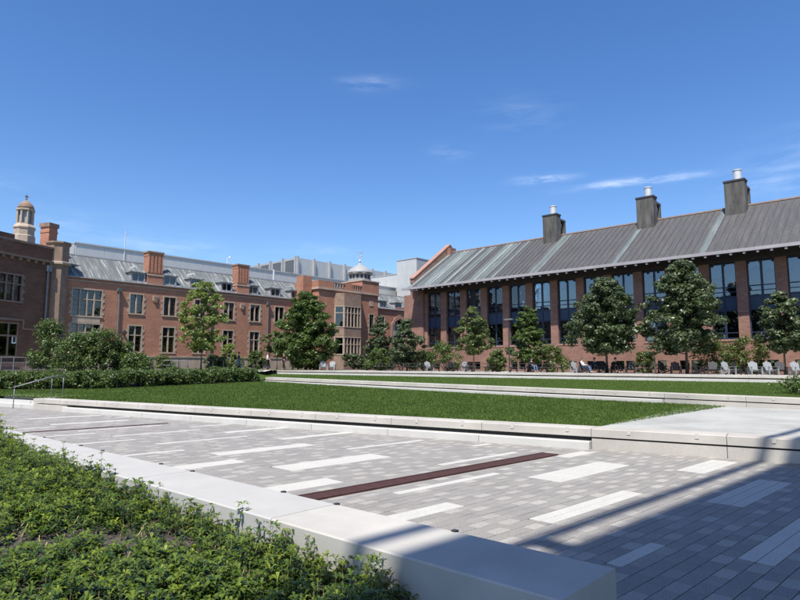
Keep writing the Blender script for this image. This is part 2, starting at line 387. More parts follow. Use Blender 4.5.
sheet('paved_landing', [LC + (.404,), tuple(B1a + d1 * 34 + n1v * .35) + (.404,), (22, 8, .404), tuple(B2b + Vector((6, -6))) + (.40,), tuple(B2b) + (.404,), tuple(B2a.lerp(B2b, .79)) + (.41,), LT + (.41,)], 'pale_concrete')
n2v = Vector((.712, .702))
b2p = [tuple(l2(t)[0] + n2v * .45) + (l2(t)[1] - .03,) for t in (0, .25, .5, .75, 1)]
b3p = [tuple(l3(t)[0]) + (l3(t)[1] - .385,) for t in (1, .75, .5, .25, 0)]
lawn2_poly = b2p + b3p
sheet('lawn', lawn2_poly, 'lawn_soil')
# upper court behind the third seat wall, reaching past the buildings
q0, q1 = l3(0)[0] + Vector((.3, .35)), l3(1)[0] + Vector((.3, .35))
tz = lambda x, y: terr(x, y) - .01
sheet('courtyard_ground', [tuple(q0), tuple(q1), (90, 0), (140, 60), (140, 320), (-160, 320), (-160, 166)], 'soil', zf=tz, step=4)
sheet('courtyard_ground', [tuple(q0), (-160, 166), (-160, 60), (-60, 40), (-32, 41.5), (-22, 37), (-16.2, 36.6), (-10.6, 43)], 'soil', zf=tz, step=4)
sheet('lawn_bank', [tuple(B2a + n2v * .45) + (Z2a - .03,), tuple(B3a) + (Z3a - .385,), tuple(B3a + Vector((-.9, .3))) + (terr(-14.3, 62.3),), (-10.6, 43, terr(-10.6, 43)), (-9.3, 40.1, .8)], 'lawn_soil')
sheet('planting_bank', [(x, y + .2, lawn1z(x, y) + .0) for x, y in HED] + [(-10.6, 43, terr(-10.6, 43)), (-16.2, 36.6, terr(-16.2, 36.6)), (-22, 37, terr(-22, 37)), (-32, 41.5, terr(-32, 41.5))], 'soil')
# strip of lawn in front of the old building, and the pale walk the walkers use
sheet('lawn', [(-13.2, 62.9), (-10.8, 45), (-16, 43), (-29, 50), (-33, 54), (-19.6, 69.3), (-13.5, 75.5), (-4, 72), (2, 67)], 'lawn_soil', zf=lambda x, y: terr(x, y) + .004)
sheet('footpath', [(-34, 53.2), (-31.6, 51.4), (-15, 58.6), (-12.3, 59.6), (-12.6, 61.8), (-15.5, 60.6)], 'path_concrete', zf=lambda x, y: terr(x, y) + .03)
sheet('footpath', [(-11.4, 43.4), (-9.9, 44.2), (-13.0, 61.4), (-14.6, 61)], 'path_concrete', zf=lambda x, y: terr(x, y) + .02)
sheet('terrace_paving', [tuple(l3(.03)[0] + Vector((.35, .45))), tuple(l3(1)[0] + Vector((.35, .45))), (36, 38), (8.5, 66), (-5, 66.5)], 'path_concrete', zf=lambda x, y: terr(x, y) + .008)
lq = sheet('plant_strip', [(3.9, 70.8), (40.4, 37.6), (41.5, 38.8), (5.2, 72)], 'soil', zf=lambda x, y: terr(x, y) + .02)

# grass blades on the lawns: too many to count
def grass(name, poly, zf, n, seed, label, near):
    rng = np.random.default_rng(seed); xs = [p[0] for p in poly]; ys = [p[1] for p in poly]
    x = rng.uniform(min(xs), max(xs), n * 4); y = rng.uniform(min(ys), max(ys), n * 4)
    k = inside(poly, x, y); x, y = x[k], y[k]
    w = np.minimum(1, (near / np.hypot(x, y)) ** 1.3); k = rng.random(len(x)) < w; x, y = x[k][:n], y[k][:n]; n = len(x)
    z = np.array([zf(a, b) for a, b in zip(x, y)]); dist = np.hypot(x, y) / near
    h = rng.uniform(.018, .042, n) * np.clip(dist, 1, 1.6); wd = rng.uniform(.004, .008, n) * np.clip(dist, 1, 2.5); a = rng.uniform(0, 6.283, n); l = rng.normal(0, .025, (n, 2))
    V = np.zeros((n, 3, 3)); V[:, 0] = np.stack([x - wd * np.cos(a), y - wd * np.sin(a), z - .01], 1); V[:, 1] = np.stack([x + wd * np.cos(a), y + wd * np.sin(a), z - .01], 1)
    V[:, 2] = np.stack([x + l[:, 0], y + l[:, 1], z + h], 1)
    o = inst(np_mesh(name, V.reshape(-1, 3), 3, 'grass_blade'), name); tag(o, label, 'grass', kind='stuff'); return o
grass('grass', lawn1_poly, lawn1z, 330000, 3, 'short mown grass of the near lawn behind the lowest seat wall', 13)
def lawn2z(x, y):
    p = Vector((x, y)); dd = (B2b - B2a); t = min(1, max(0, (p - B2a).dot(dd) / dd.length_squared)); q, zq = l2(t); dd3 = B3b - B3a
    t3 = min(1, max(0, (p - B3a).dot(dd3) / dd3.length_squared)); q3, z3 = l3(t3); da, db = (p - q).length, (p - q3).length
    w = da / (da + db); return (zq - .03) * (1 - w) + (z3 - .385) * w
grass('grass', [p[:2] for p in lawn2_poly], lawn2z, 60000, 4, 'short mown grass of the strip between the two upper seat walls', 24)

# ------------------------------------------------------------------ plaza paving
TH = R(43.8); U = Vector((math.cos(TH), math.sin(TH))); Vv = Vector((math.sin(TH), -math.cos(TH)))
def uvw(u, v): return U * u + Vv * v
WO = Vector((1.35, 3.92)); WA = R(137.7); we = Vector((math.cos(WA), math.sin(WA))); wn = Vector((-math.sin(WA), math.cos(WA)))   # planter wall: outer corner, run, towards its bed
def plaza_ok(x, y, m=.0):
    p = Vector((x, y))
    if (p - B1a).dot(n1v) > .12 + m: return False
    q = p - WO
    if q.dot(we) > -.05 and q.dot(wn) > .08: return False
    return True
plaza = inst(MB().quad((-45, -14, -.03), (40, -14, -.03), (40, 36, -.03), (-45, 36, -.03)).mesh('plaza', 'joint_sand'), 'plaza'); plaza['kind'] = 'structure'
ROW = .15; PL = .25
# bands of long white stones: (u0, u1, first row, rows); they sit on one module of 2.25 m
STR = [(5.08, 5.97, -18, 1), (8.25, 10.45, -20, 3), (6.05, 8.3, -13, 2), (8.05, 10.3, -37, 4), (5.9, 8.15, -27, 2), (10.35, 12.0, -28, 3), (10.3, 11.3, -43, 2), (7.95, 10.2, -49, 1),
       (5.75, 8.0, -41, 1), (4.3, 5.85, -35, 2), (8.05, 10.3, -67, 1), (10.3, 10.9, -57, 1), (5.72, 7.97, -61, 4), (5.7, 7.95, -76, 3), (8.0, 10.3, -84, 2), (5.5, 7.75, -91, 1),
       (7.75, 9.9, -99, 2), (7.75, 9.0, -112, 1), (3.8, 5.65, -69, 3), (3.8, 5.75, -51, 3), (3.9, 5.55, -82, 1), (3.9, 5.5, -99, 1), (3.9, 5.25, -113, 1), (5.35, 7.6, -106, 1),
       (5.1, 7.35, -119, 1), (5.05, 7.3, -136, 2), (5.05, 7.3, -154, 2), (7.3, 7.8, -144, 1), (3.3, 5.0, -130, 1), (8.3, 10.55, -4, 2), (3.8, 6.05, 2, 3), (9.5, 11.75, 6, 2), (10.6, 12.85, -12, 2)]
DRN = [(3.6, 10.6, -46, 2.35), (3.4, 7.8, -123, 1.5)]
occ = {}
for (u0, u1, r, k) in STR:
    for i in range(k): occ.setdefault(r + i, []).append((u0, u1))
for (u0, u1, r, k) in DRN:
    for i in range(math.floor(r), math.ceil(r + k)): occ.setdefault(i, []).append((u0, u1))
rng = random.Random(5)
tiles = []
for row in range(-205, 40):
    v = row * ROW; u = -4 + (0, .11, .05, .17)[row % 4]; last = 9
    while u < 16.5:
        ln = PL; u1 = u + ln
        hit = [b for b in occ.get(row, ()) if b[0] < u1 - .01 and b[1] > u + .01]
        if hit:
            b = hit[0]
            if b[0] - u > .05: u1 = b[0]; nxt = b[1]
            else: u = b[1]; continue
        else: nxt = u1
        c = uvw((u + u1) / 2, v + ROW / 2)
        if plaza_ok(c.x, c.y):
            kk = int((u + 4.001) / PL); light = (kk + 2 * (row % 2) + row // 5) % 4 == 0 and rng.random() < .8 and u1 - u > .2
            last = 0 if light else last + 1
            tone = rng.uniform(.5, .8) if light else rng.choice((.05, .08, .12, .16, .2))
            tiles.append((u, u1, v, v + ROW, tone, c.x, c.y))
        u = nxt
def paver_mesh(name, ln, w, tone, mat='paver', dz=0.0):
    j = .0035; b = .003; x0, x1, y0, y1 = .0015, ln - .0015, j, w - j
    mb = MB(); mb.add([(x0, y0, -.03), (x1, y0, -.03), (x1, y1, -.03), (x0, y1, -.03), (x0, y0, -b + dz), (x1, y0, -b + dz), (x1, y1, -b + dz), (x0, y1, -b + dz),
                       (x0 + b, y0 + b, dz), (x1 - b, y0 + b, dz), (x1 - b, y1 - b, dz), (x0 + b, y1 - b, dz)],
                      [(8, 9, 10, 11)] + [(i, (i + 1) % 4, 4 + (i + 1) % 4, 4 + i) for i in range(4)] + [(4 + i, 4 + (i + 1) % 4, 8 + (i + 1) % 4, 8 + i) for i in range(4)])
    me = mb.mesh(name, mat)
    at = me.attributes.new('tone', 'FLOAT', 'FACE'); at.data.foreach_set('value', [tone] * len(me.polygons)); return me
def in_view(x, y, z=0):
    if y < 1: return False
    return abs(x / y) < .70 and (EYE - z) / y < .405
tiles.sort(key=lambda t: math.hypot(t[5], t[6]))
near = [t for t in tiles if in_view(t[5], t[6]) and t[1] - t[0] > .2]
near = [t for t in near if not ((Vector((t[5], t[6])) - WO).dot(wn) > -.0 and False)][:300]
nearset = set(id(t) for t in near); cache = {}
for t in near:
    key = (round(t[4] * 8) / 8, rng.choice((0, -.001, .001)))
    if key not in cache: cache[key] = paver_mesh('paver', PL, ROW, key[0], dz=key[1])
    p = uvw(t[0], t[3]); o = inst(cache[key], 'paver', plaza, (p.x, p.y, 0), (0, 0, TH), ((t[1] - t[0]) / PL, 1, 1))
vs_, fs_, tn = [], [], []
for t in tiles:
    if id(t) in nearset: continue
    j = .0035; n = len(vs_); jx = .0012; dz = rng.choice((0, -.001, .001))
    cs = [uvw(t[0] + jx, t[3] - j), uvw(t[1] - jx, t[3] - j), uvw(t[1] - jx, t[2] + j), uvw(t[0] + jx, t[2] + j)]
    vs_ += [(c.x, c.y, -.03) for c in cs] + [(c.x, c.y, dz) for c in cs]
    fs_ += [(n + 4, n + 5, n + 6, n + 7)] + [(n + i, n + (i + 1) % 4, n + 4 + (i + 1) % 4, n + 4 + i) for i in range(4)]; tn += [t[4]] * 5
me = bpy.data.meshes.new('pavers'); me.from_pydata(vs_, [], fs_); me.materials.append(M['paver'])
at = me.attributes.new('tone', 'FLOAT', 'FACE'); at.data.foreach_set('value', tn)
o = inst(me, 'pavers', plaza); o['kind'] = 'stuff'
pk = {}
for (u0, u1, r, k) in STR:
    for i in range(k):
        cut = u0 + (u1 - u0) * rng.choice((.36, .5, .5, .64)); parts = ((u0, cut), (cut, u1)) if u1 - u0 > 1.3 else ((u0, u1),)
        for a, b in parts:
            c = uvw((a + b) / 2, (r + i + .5) * ROW)
            if not plaza_ok(c.x, c.y, .2): continue
            key = round(b - a, 2)
            if key not in pk: pk[key] = paver_mesh('stone_plank', key, ROW, 1, 'plank_stone', .001)
            p = uvw(a, (r + i + 1) * ROW); inst(pk[key], 'stone_plank', plaza, (p.x, p.y, 0), (0, 0, TH))
for (u0, u1, r, k), lab in zip(DRN, ('rust brown slot drain let into the paving beside the planter joint', 'rust brown slot drain let into the paving nearer the handrail steps')):
    w = k * ROW; p = uvw(u0, (r + k) * ROW); e = empty('drain_cover', (p.x, p.y, -.02), TH, lab, 'drain')
    fr = MB(); L = u1 - u0
    fr.box(0, L, .01, .03, -.01, .018); fr.box(0, L, w - .03, w - .01, -.01, .018); fr.build('frame', 'rust_steel', parent=e)
    x = 0.0; gp = None
    while x < L - .2:
        if gp is None:
            g_ = MB(); l_ = .75; g_.box(.004, l_ - .004, .032, w - .032, -.01, .0)
            for q in range(5): yy = .04 + (w - .08) * q / 5; g_.box(.004, l_ - .004, yy, yy + (w - .08) / 5 - .012, .0002, .014)
            gp = g_.mesh('grate_panel', 'rust_steel')
        inst(gp, 'grate_panel', e, (x, 0, 0), (0, 0, 0), (min(.75, L - x) / .75, 1, 1)); x += .75

# ------------------------------------------------------------------ seat walls
def seat_wall(name, label, A, B, zA, zB, height, blocks, piece=2.5, lid_d=.6, led=.38, lt=.17):
    L = (B - A).length; rz = math.atan2(B.y - A.y, B.x - A.x); ry = -math.atan2(zB - zA, L)
    e = empty(name, (A.x, A.y, zA - height), rz, label, 'seat wall', 'stone seat walls', ry=ry)
    h = height
    lid = {}; n = int(L / piece)
    for i in range(n):
        x0 = i * piece; key = 'lid'
        if key not in lid:
            m = MB(); b = .012; x1 = piece - .006
            m.prism([(0, h - lt), (0, h - b), (b, h), (lid_d, h), (lid_d, h - lt)], 'x', .006, x1)
            lid[key] = m.mesh('lid_stone', 'edge_stone'); s = MB(); s.box(-.035, .035, -.012, .05, h - .085, h + .006); lid['stop'] = s.mesh('skate_stop', 'plank_stone')
        lo = inst(lid['lid'], 'lid_stone', e, (x0, 0, 0))
        for q in (.3, .8): inst(lid['stop'], 'skate_stop', lo, (piece * q, 0, 0))
        blk = any(a <= x0 + .1 and x0 + piece <= b + .1 for a, b in blocks)
        if blk:
            if 'blk' not in lid: lid['blk'] = MB().box(.006, piece - .006, .015, .45, -.35, h - lt - .035).mesh('base_block', 'edge_stone')
            inst(lid['blk'], 'base_block', e, (x0, 0, 0))
        else:
            if 'led' not in lid:
                m = MB(); b = .012; t = h * led; m.prism([(-.16, -.35), (-.16, t - b), (-.16 + b, t), (.3, t), (.3, -.35)], 'x', .006, piece - .006); lid['led'] = m.mesh('ledge_stone', 'white_stone')
            inst(lid['led'], 'ledge_stone', e, (x0, 0, 0))
    MB().box(0, n * piece, .34, lid_d - .04, -.4, h - lt - .003).build('core', 'joint_sand', parent=e)
    return e
L1 = (B1b - B1a).length
seat_wall('seat_wall', 'lowest pale stone seat wall, along the paved plaza', B1a, B1b, Z1, Z1, Z1, [(0, 2.6), (22.4, 40)], piece=2.5)
seat_wall('seat_wall', 'middle stone seat wall between the wide lawn and the grass strip', B2a, B2b, Z2a, Z2b, .36, [(26, 60)], piece=2.6)
seat_wall('seat_wall', 'far stone seat wall below the terrace of lounge chairs', B3a, B3b, Z3a, Z3b, .42, [], piece=2.67, led=.5, lt=.12)

# steps and handrail at the far left end of the lowest seat wall
st = empty('stone_steps', (B1a.x, B1a.y, 0), math.atan2(d1.y, d1.x), 'pale stone steps beyond the end of the lowest seat wall', 'steps')
for i in range(3):
    MB().box(-4.2, -.02, .05 + .38 * i, 2.2, .142 * i - (.0 if i else .2), .142 * (i + 1)).build('step', 'white_stone', parent=st)
hr = empty('handrail', (B1a.x, B1a.y, 0), math.atan2(d1.y, d1.x), 'bent grey metal handrail over the pale stone steps', 'handrail')
xr = -.95
MB().tube([(xr, -.35, .86), (xr, 1.25, 1.30), (xr, 1.75, 1.30)], .024, 8).build('rail', 'steel_rail', parent=hr, smooth=True)
for y, z0, z1 in ((-.30, 0, .87), (1.2, .43, 1.29), (1.7, .43, 1.30)): MB().tube([(xr, y, z0 - .03), (xr, y, z1)], .018, 8).build('post', 'steel_rail', parent=hr, smooth=True)

# slot of a lower stair at the right end of the landing
sl = empty('stair_kerb', (8.0, 11.45, .404), R(-32.4), 'pale kerb round a dark slot at the shaded end of the landing', 'kerb')
MB().box(0, 3.5, 0, .3, -.02, .05).build('kerb_stone', 'white_stone', parent=sl); MB().box(.5, 3.5, .34, .72, -.01, .012).build('slot_cover', 'dark_metal', parent=sl)

# ------------------------------------------------------------------ planter wall and bed
pw = empty('planter_wall', (WO.x, WO.y, 0), WA, 'long pale concrete planter wall beside the leafy ground cover', 'planter wall')
edges = [0, 2.62, 5.25, 7.9, 10.5, 13.1, 15.7, 18.3]
for i in range(len(edges) - 1):
    x0, x1 = edges[i], edges[i + 1]; b = .012
    m = MB(); m.prism([(0, .16), (0, .45 - b), (b, .45), (.72 - b, .45), (.72, .45 - b), (.72, -.1), (.08, -.1), (.08, .16)], 'x', x0 + (.0 if i == 0 else .004), x1 - .004)
    o = m.build('wall_block', 'planter_concrete' if i == 0 else 'planter_granite', parent=pw)
for x in (1.25, 2.6, 3.4, 5.2, 6.0, 7.85, 8.7, 10.4): MB().box(x - .02, x + .02, -.012, .03, .41, .462).build('skate_stop', 'dark_metal', parent=pw)
def bedz(x, y):
    q = Vector((x, y)) - WO; a = q.dot(we); d = q.dot(wn) - .72
    return .10 + .022 * max(0, a) + .05 * math.sin(x * 1.3 + 1) * math.sin(y * 1.1) - .02 * min(3, d) + (.06 if d < .0 else 0)
wl = lambda a, d: tuple(WO + we * a + wn * d)
EDG = 1.02                                    # the bed starts this far along the wall
bed_poly = [wl(EDG, .722), wl(18.2, .722), wl(18.2, 7), wl(EDG + 1.2, 7), wl(EDG, 3.2)]
sheet('planting_bed', bed_poly, 'soil', zf=bedz, step=.25)
MB().box(0, 2.6, -.02, .02, -.1, .16).build('bed_edging', 'dark_metal', loc=(wl(EDG, .72)[0], wl(EDG, .72)[1], 0), rz=WA + R(90))
tag(bpy.data.objects['bed_edging'], 'dark metal edging strip at the end of the ground cover bed', 'edging')

def leaf_rosettes(rng, n, P, H, LL, tilt_lo, tilt_hi, leaves, width=.36):
    """n plants at P (n,3) of height H: stems + whorls of pointed folded leaves -> quads"""
    out = []; stems = []
    for lay, frac in ((1.0, 1.0), (.75, 1.05), (.5, 1.1)):
        for k in range(leaves):
            a = rng.uniform(0, .9, n) + k * 6.283 / leaves + lay * 2; tl = rng.uniform(tilt_lo, tilt_hi, n) - (1 - lay) * .5
            l = LL * frac * rng.uniform(.7, 1.2, n); w = l * width
            top = P.copy(); top[:, 2] += H * lay; top[:, :2] += rng.normal(0, .006, (n, 2))
            dr = np.stack([np.cos(a) * np.cos(tl), np.sin(a) * np.cos(tl), np.sin(tl)], 1); sd = np.stack([-np.sin(a), np.cos(a), np.zeros(n)], 1)
            dn = np.zeros((n, 3)); dn[:, 2] = -.22 * l
            upv = np.zeros((n, 3)); upv[:, 2] = .12 * l
            m1 = top + dr * (l * .55)[:, None]; tip = top + dr * l[:, None] + dn
            q = np.stack([top, m1 + sd * (w * .5)[:, None] + upv, tip, m1 - sd * (w * .5)[:, None] + upv], 1); out.append(q)
    return np.concatenate(out, 0)
def cover_bed():
    rng = np.random.default_rng(11); n0 = 16000
    a = rng.uniform(EDG + .03, 13.5, n0); d = rng.uniform(.70, 4.6, n0)
    x = WO.x + we.x * a + wn.x * d; y = WO.y + we.y * a + wn.y * d
    # seen from the viewpoint's side; thinner at the worn, mulchy patch and in random gaps
    keep = (y > 2.6) & (np.abs(x / np.maximum(y, .1)) < .85)
    pat = np.sin(x * 2.3 + 1.1 * np.sin(y * 3.1)) * np.sin(y * 2.7 + .8 * np.sin(x * 1.9))
    p = np.clip(.85 + .5 * pat, .15, 1)
    bare = np.exp(-(((y - 5.35 + .12 * np.sin(x * 3)) / .46) ** 2)) * (1 / (1 + np.exp((x + 1.35) * 4)))
    p *= 1 - .93 * bare
    bare2 = np.exp(-(((x + .35) / .30) ** 2 + ((y - 4.45) / .20) ** 2)); p *= 1 - .75 * bare2
    p = np.where(d < .95, np.maximum(p, .75), p) * np.clip(9.5 / np.maximum(y, .1), .35, 1)
    keep &= rng.random(n0) < p
    x, y, a, d = x[keep], y[keep], a[keep], d[keep]; n = len(x)
    z = np.array([bedz(i, j) for i, j in zip(x, y)])
    H = rng.uniform(.05, .15, n) * (1 + .25 * np.sin(x * 4) * np.sin(y * 3)) + np.where((d < 1.25) & (rng.random(n) < .4), rng.uniform(.04, .16, n), 0) + np.clip((a - 4) * .02, 0, .16)
    P = np.stack([x, y, z], 1)
    H = H * np.where(rng.random(n) < .3, .6, 1)
    far = np.clip(y / 7.5, 1, 1.7); LL = rng.uniform(.036, .078, n) * far
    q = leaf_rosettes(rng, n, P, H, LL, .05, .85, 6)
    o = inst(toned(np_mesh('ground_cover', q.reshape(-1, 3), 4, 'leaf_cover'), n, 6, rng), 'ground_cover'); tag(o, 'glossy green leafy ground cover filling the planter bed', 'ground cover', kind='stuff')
    # bare stems
    ns = n; s0 = P.copy(); s1 = P.copy(); s1[:, 2] += H; s0[:, 2] -= .02
    aa = rng.uniform(0, 3.14, ns); w = np.stack([np.cos(aa), np.sin(aa), np.zeros(ns)], 1) * .0022
    sq = np.stack([s0 - w, s0 + w, s1 + w, s1 - w], 1); w2 = np.stack([-np.sin(aa), np.cos(aa), np.zeros(ns)], 1) * .0022
    sq2 = np.stack([s0 - w2, s0 + w2, s1 + w2, s1 - w2], 1)
    # dry stalks leaning over the worn patch
    nd = 260; xa = rng.uniform(-4.2, -.2, nd); ya = rng.uniform(4.3, 6.2, nd); za = np.array([bedz(i, j) for i, j in zip(xa, ya)])
    b0 = np.stack([xa, ya, za], 1); b1 = b0 + np.stack([rng.normal(0, .07, nd), rng.normal(0, .07, nd), rng.uniform(.03, .13, nd)], 1); ww = np.stack([np.ones(nd) * .003, np.zeros(nd), np.zeros(nd)], 1)
    sq3 = np.stack([b0 - ww, b0 + ww, b1 + ww, b1 - ww], 1)
    o = inst(np_mesh('ground_cover_stems', np.concatenate([sq, sq2, sq3]).reshape(-1, 3), 4, 'dry_stem'), 'ground_cover_stems'); tag(o, 'thin dry stalks among the leafy ground cover', 'stems', kind='stuff')
    # mulch chips
    nc = 9000; a = rng.uniform(EDG + .02, 11, nc); d = rng.uniform(.74, 4.4, nc); x = WO.x + we.x * a + wn.x * d; y = WO.y + we.y * a + wn.y * d
    k = (y > 2.8) & (np.abs(x / y) < .8); x, y = x[k], y[k]; nc = len(x); z = np.array([bedz(i, j) for i, j in zip(x, y)]) + rng.uniform(.0, .016, nc)
    c = np.stack([x, y, z], 1); t = rng.uniform(0, 6.28, nc); l = rng.uniform(.008, .028, nc); w = rng.uniform(.004, .011, nc)
    e1 = np.stack([np.cos(t), np.sin(t), rng.normal(0, .35, nc)], 1) * l[:, None]; e2 = np.stack([-np.sin(t), np.cos(t), rng.normal(0, .35, nc)], 1) * w[:, None]
    q = np.stack([c - e1 - e2, c + e1 - e2, c + e1 + e2, c - e1 + e2], 1)
    o = inst(np_mesh('bark_mulch', q.reshape(-1, 3), 4, 'bark_chip'), 'bark_mulch'); tag(o, 'brown bark mulch chips between the ground cover plants', 'mulch', kind='stuff')
cover_bed()

# ------------------------------------------------------------------ big hall on the right
RO = (20.01, 60.0); RA = R(-42.2); RZ = 1.2
hall = empty('brick_hall', (RO[0], RO[1], RZ), RA, 'long red brick hall with dark navy window bays and metal gable roof', 'building')
BAY0, BAY, WW = -22.38, 2.97, 2.12; NB = 17; S1 = 30.0
bays = [BAY0 + BAY * k for k in range(NB)]
holes = [(b, b + WW, 4.1, 11.3) for b in bays]
bas = [b + dx for b in bays for dx in (.12, 1.12)]
holes += [(b, b + .82, 1.45, 2.3) for b in bas]
mb = MB(RZ); wall_holes(mb, -22.8, S1, .6, 11.7, holes, .4)
mb.quad((S1, 0, .6), (S1, 13, .6), (S1, 13, 11.7), (S1, 0, 11.7)); mb.quad((S1, 13, .6), (-23, 13, .6), (-23, 13, 11.7), (S1, 13, 11.7))
mb.build('wall', 'brick_hall', parent=hall)
MB(RZ).box(-22.6, S1 - .1, 1.9, 2.0, 1.3, 11.5).build('room_wall', 'room_blue', parent=hall)
fl = MB(RZ); fl.box(-22.6, S1 - .1, .5, 1.9, 6.9, 7.3); fl.build('floor_slab', 'dark_interior', parent=hall)
for z, lab in ((3.93, 'sill'), (6.42, 'band')):
    for i, b in enumerate(bays):
        if z < 5: MB(RZ).box(b - .06, b + WW + .06, -.05, .38, z, z + .167).build('sill', 'pink_stone', parent=hall)
        else: MB(RZ).box(b + WW + .004, b + BAY - .004, -.02, .1, z, z + .12).build('stone_band', 'pink_stone', parent=hall)
# window bay: navy frame, glass lights, spandrel
fr = MB(); y0, y1 = .28, .40; W2 = WW / 2
for x in (-W2, -.09, W2 - .09): fr.box(x, x + (.18 if x == -.09 else .09), y0, y1, 4.1, 11.3)
for z, t in ((4.1, .12), (4.62, .08), (6.55, .14), (7.72, .14), (8.2, .07), (8.62, .09), (10.72, .58)):
    fr.box(-W2 + .09, -.09, y0 + .01, y1 - .01, z, z + t); fr.box(.09, W2 - .09, y0 + .01, y1 - .01, z, z + t)
fr_me = MB(); fr_me.v = [(x, y, z - RZ) for x, y, z in fr.v]; fr_me.f = fr.f; fr_me.mi = fr.mi; fr_me = fr_me.mesh('window', 'navy_frame')
lights = []
for sx in (-1, 1):
    xa, xb = (-W2 + .09, -.09) if sx < 0 else (.09, W2 - .09)
    for (za, zb, m) in ((4.22, 4.62, 'glass_hall'), (4.7, 6.55, 'glass_hall'), (6.69, 7.72, 'navy_panel'), (7.86, 8.2, 'glass_hall'), (8.27, 8.62, 'glass_hall'), (8.71, 10.72, 'glass_hall')):
        nm = 'spandrel' if m == 'navy_panel' else 'pane'
        lights.append((nm, MB(RZ).box(xa - .01, xb + .01, .33, .345, za - .01, zb + .01).mesh(nm, m)))
bl = {}
rb = random.Random(3)
bb = MB(RZ); bb.box(0, .82, .22, .26, 1.45, 1.52); bb.box(0, .82, .22, .26, 2.23, 2.3); bb.box(0, .07, .22, .26, 1.52, 2.23); bb.box(.75, .82, .22, .26, 1.52, 2.23); bbm = bb.mesh('basement_window', 'navy_frame')
bbp = MB(RZ).box(.06, .76, .235, .245, 1.5, 2.25).mesh('pane', 'glass_hall')
for i, b in enumerate(bays):
    w = inst(fr_me, 'window', hall, (b + W2, 0, 0))
    for nm, me in lights: inst(me, nm, w)
    for sx in (-1, 1):
        for (zt, zb, zmin, pr) in ((10.72, 8.7, 9.1, .55), (6.55, 4.7, 4.9, .75)):
            if rb.random() < pr:
                zl = rb.choice((zmin, zmin + .5, zmin + .9, zmin + 1.2)); xa, xb = (-W2 + .1, -.1) if sx < 0 else (.1, W2 - .1)
                mt = rb.choice(('blind', 'blind_teal'))
                MB(RZ).box(xa, xb, .46, .47, zl, zt).build('blind', mt, parent=w)
for x in bas: inst(inst(bbm, 'basement_window', hall, (x, 0, 0)).data, 'x') if False else inst(bbp, 'pane', inst(bbm, 'basement_window', hall, (x, 0, 0)))
# roof: one standing-seam sheet after the other
EY, EZ, RY, RZZ = -2.55, 11.42, 6.2, 17.1
slope = math.atan2(RZZ - EZ, RY - EY); sl_len = math.hypot(RZZ - EZ, RY - EY)
PW = .6
def panel(mat, ln, w=PW):
    m = MB(); m.box(.0, w, 0, ln, -.05, 0); m.box(-.022, .022, 0, ln, 0.0005, .055); return m.mesh('roof_sheet', mat)
pm = {k: panel(k, sl_len) for k in ('roof_brown', 'roof_patina', 'roof_pale')}
nP = int((S1 + 23.5) / PW); rp = random.Random(9)
for i in range(nP):
    x = -23.4 + i * PW
    if x < -13.5: k = rp.choice(('roof_patina', 'roof_pale', 'roof_patina', 'roof_pale', 'roof_brown'))
    elif x < -8: k = rp.choice(('roof_brown', 'roof_brown', 'roof_patina'))
    else: k = 'roof_brown'
    if any(abs(x - q) < .31 for q in (-6.3, -13.2, 2.3, 10.2)): k = 'roof_patina'
    inst(pm[k], 'roof_sheet', hall, (x, EY, EZ - RZ), (slope, 0, 0))
MB(RZ).prism([(RY, RZZ + .0), (RY, RZZ - .1), (13.9, EZ - .1), (13.9, EZ)], 'x', -23.4, S1 + .6).build('back_roof', 'roof_brown', parent=hall)
MB(RZ).box(-23.4, S1 + .6, RY - .16, RY + .16, RZZ - .03, RZZ + .10).build('ridge_cap', 'ridge_copper', parent=hall)
MB(RZ).prism([(EY - .17, EZ - .22), (EY - .17, EZ + .05), (EY + .03, EZ + .05), (EY + .03, EZ - .22)], 'x', -24.3, S1 + .6).build('gutter', 'gutter_grey', parent=hall)
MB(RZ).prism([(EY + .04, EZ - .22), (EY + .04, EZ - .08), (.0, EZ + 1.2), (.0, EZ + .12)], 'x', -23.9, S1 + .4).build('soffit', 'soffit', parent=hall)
bk = MB(); bk.box(-.09, .09, EY - .1, EY + .16, EZ - .40 - RZ, EZ - .225 - RZ); bkm = bk.mesh('rafter_end', 'gutter_grey')
for i in range(int((S1 + 23) / .99)): inst(bkm, 'rafter_end', hall, (-22.9 + i * .99, 0, 0))
# gable parapet with coping, and the stepped buttress wall at the end of the facade
gp = MB(RZ); gp.prism([(-.25, .6), (-.25, 11.8), (-1.3, 12.2), (-1.3, 12.75), (RY, 18.15), (12.7, 12.3), (13.2, 12.3), (13.2, .6)], 'x', -24.1, -23.42); gp.build('gable_wall', 'brick_hall', parent=hall)
cp = MB(RZ); cp.prism([(-1.4, 12.753), (-1.4, 12.88), (RY, 18.3), (RY, 18.153)], 'x', -24.15, -23.38); cp.prism([(RY + .02, 18.153), (RY + .02, 18.3), (12.9, 12.45), (12.9, 12.32)], 'x', -24.15, -23.38); cp.build('coping', 'pink_stone', parent=hall)
MB(RZ).box(-22.8, S1, -.07, -.003, 10.85, 12.2).build('eave_shade_strip', 'soffit', parent=hall)  # dark strip added on the wall top to deepen the shade under the eave
MB(RZ).box(-24.9, -22.81, -.32, .4, .6, 11.32).build('end_pier', 'brick_hall', parent=hall)
MB(RZ).box(-26.1, -24.903, -.2, .6, .6, 10.9).build('buttress', 'brick_hall', parent=hall)
MB(RZ).box(-24.95, -23.3, -.36, .36, 11.323, 11.5).build('pier_cap', 'pink_stone', parent=hall)
MB(RZ).box(-26.1, -22.9, -.34, -.2, 9.3, 9.42).build('stone_band', 'pink_stone', parent=hall) if False else None
MB(RZ).box(-23.9, -22.9, RY - .6, RY + .6, 16.6, 17.7).build('ridge_stub', 'brick_hall', parent=hall)
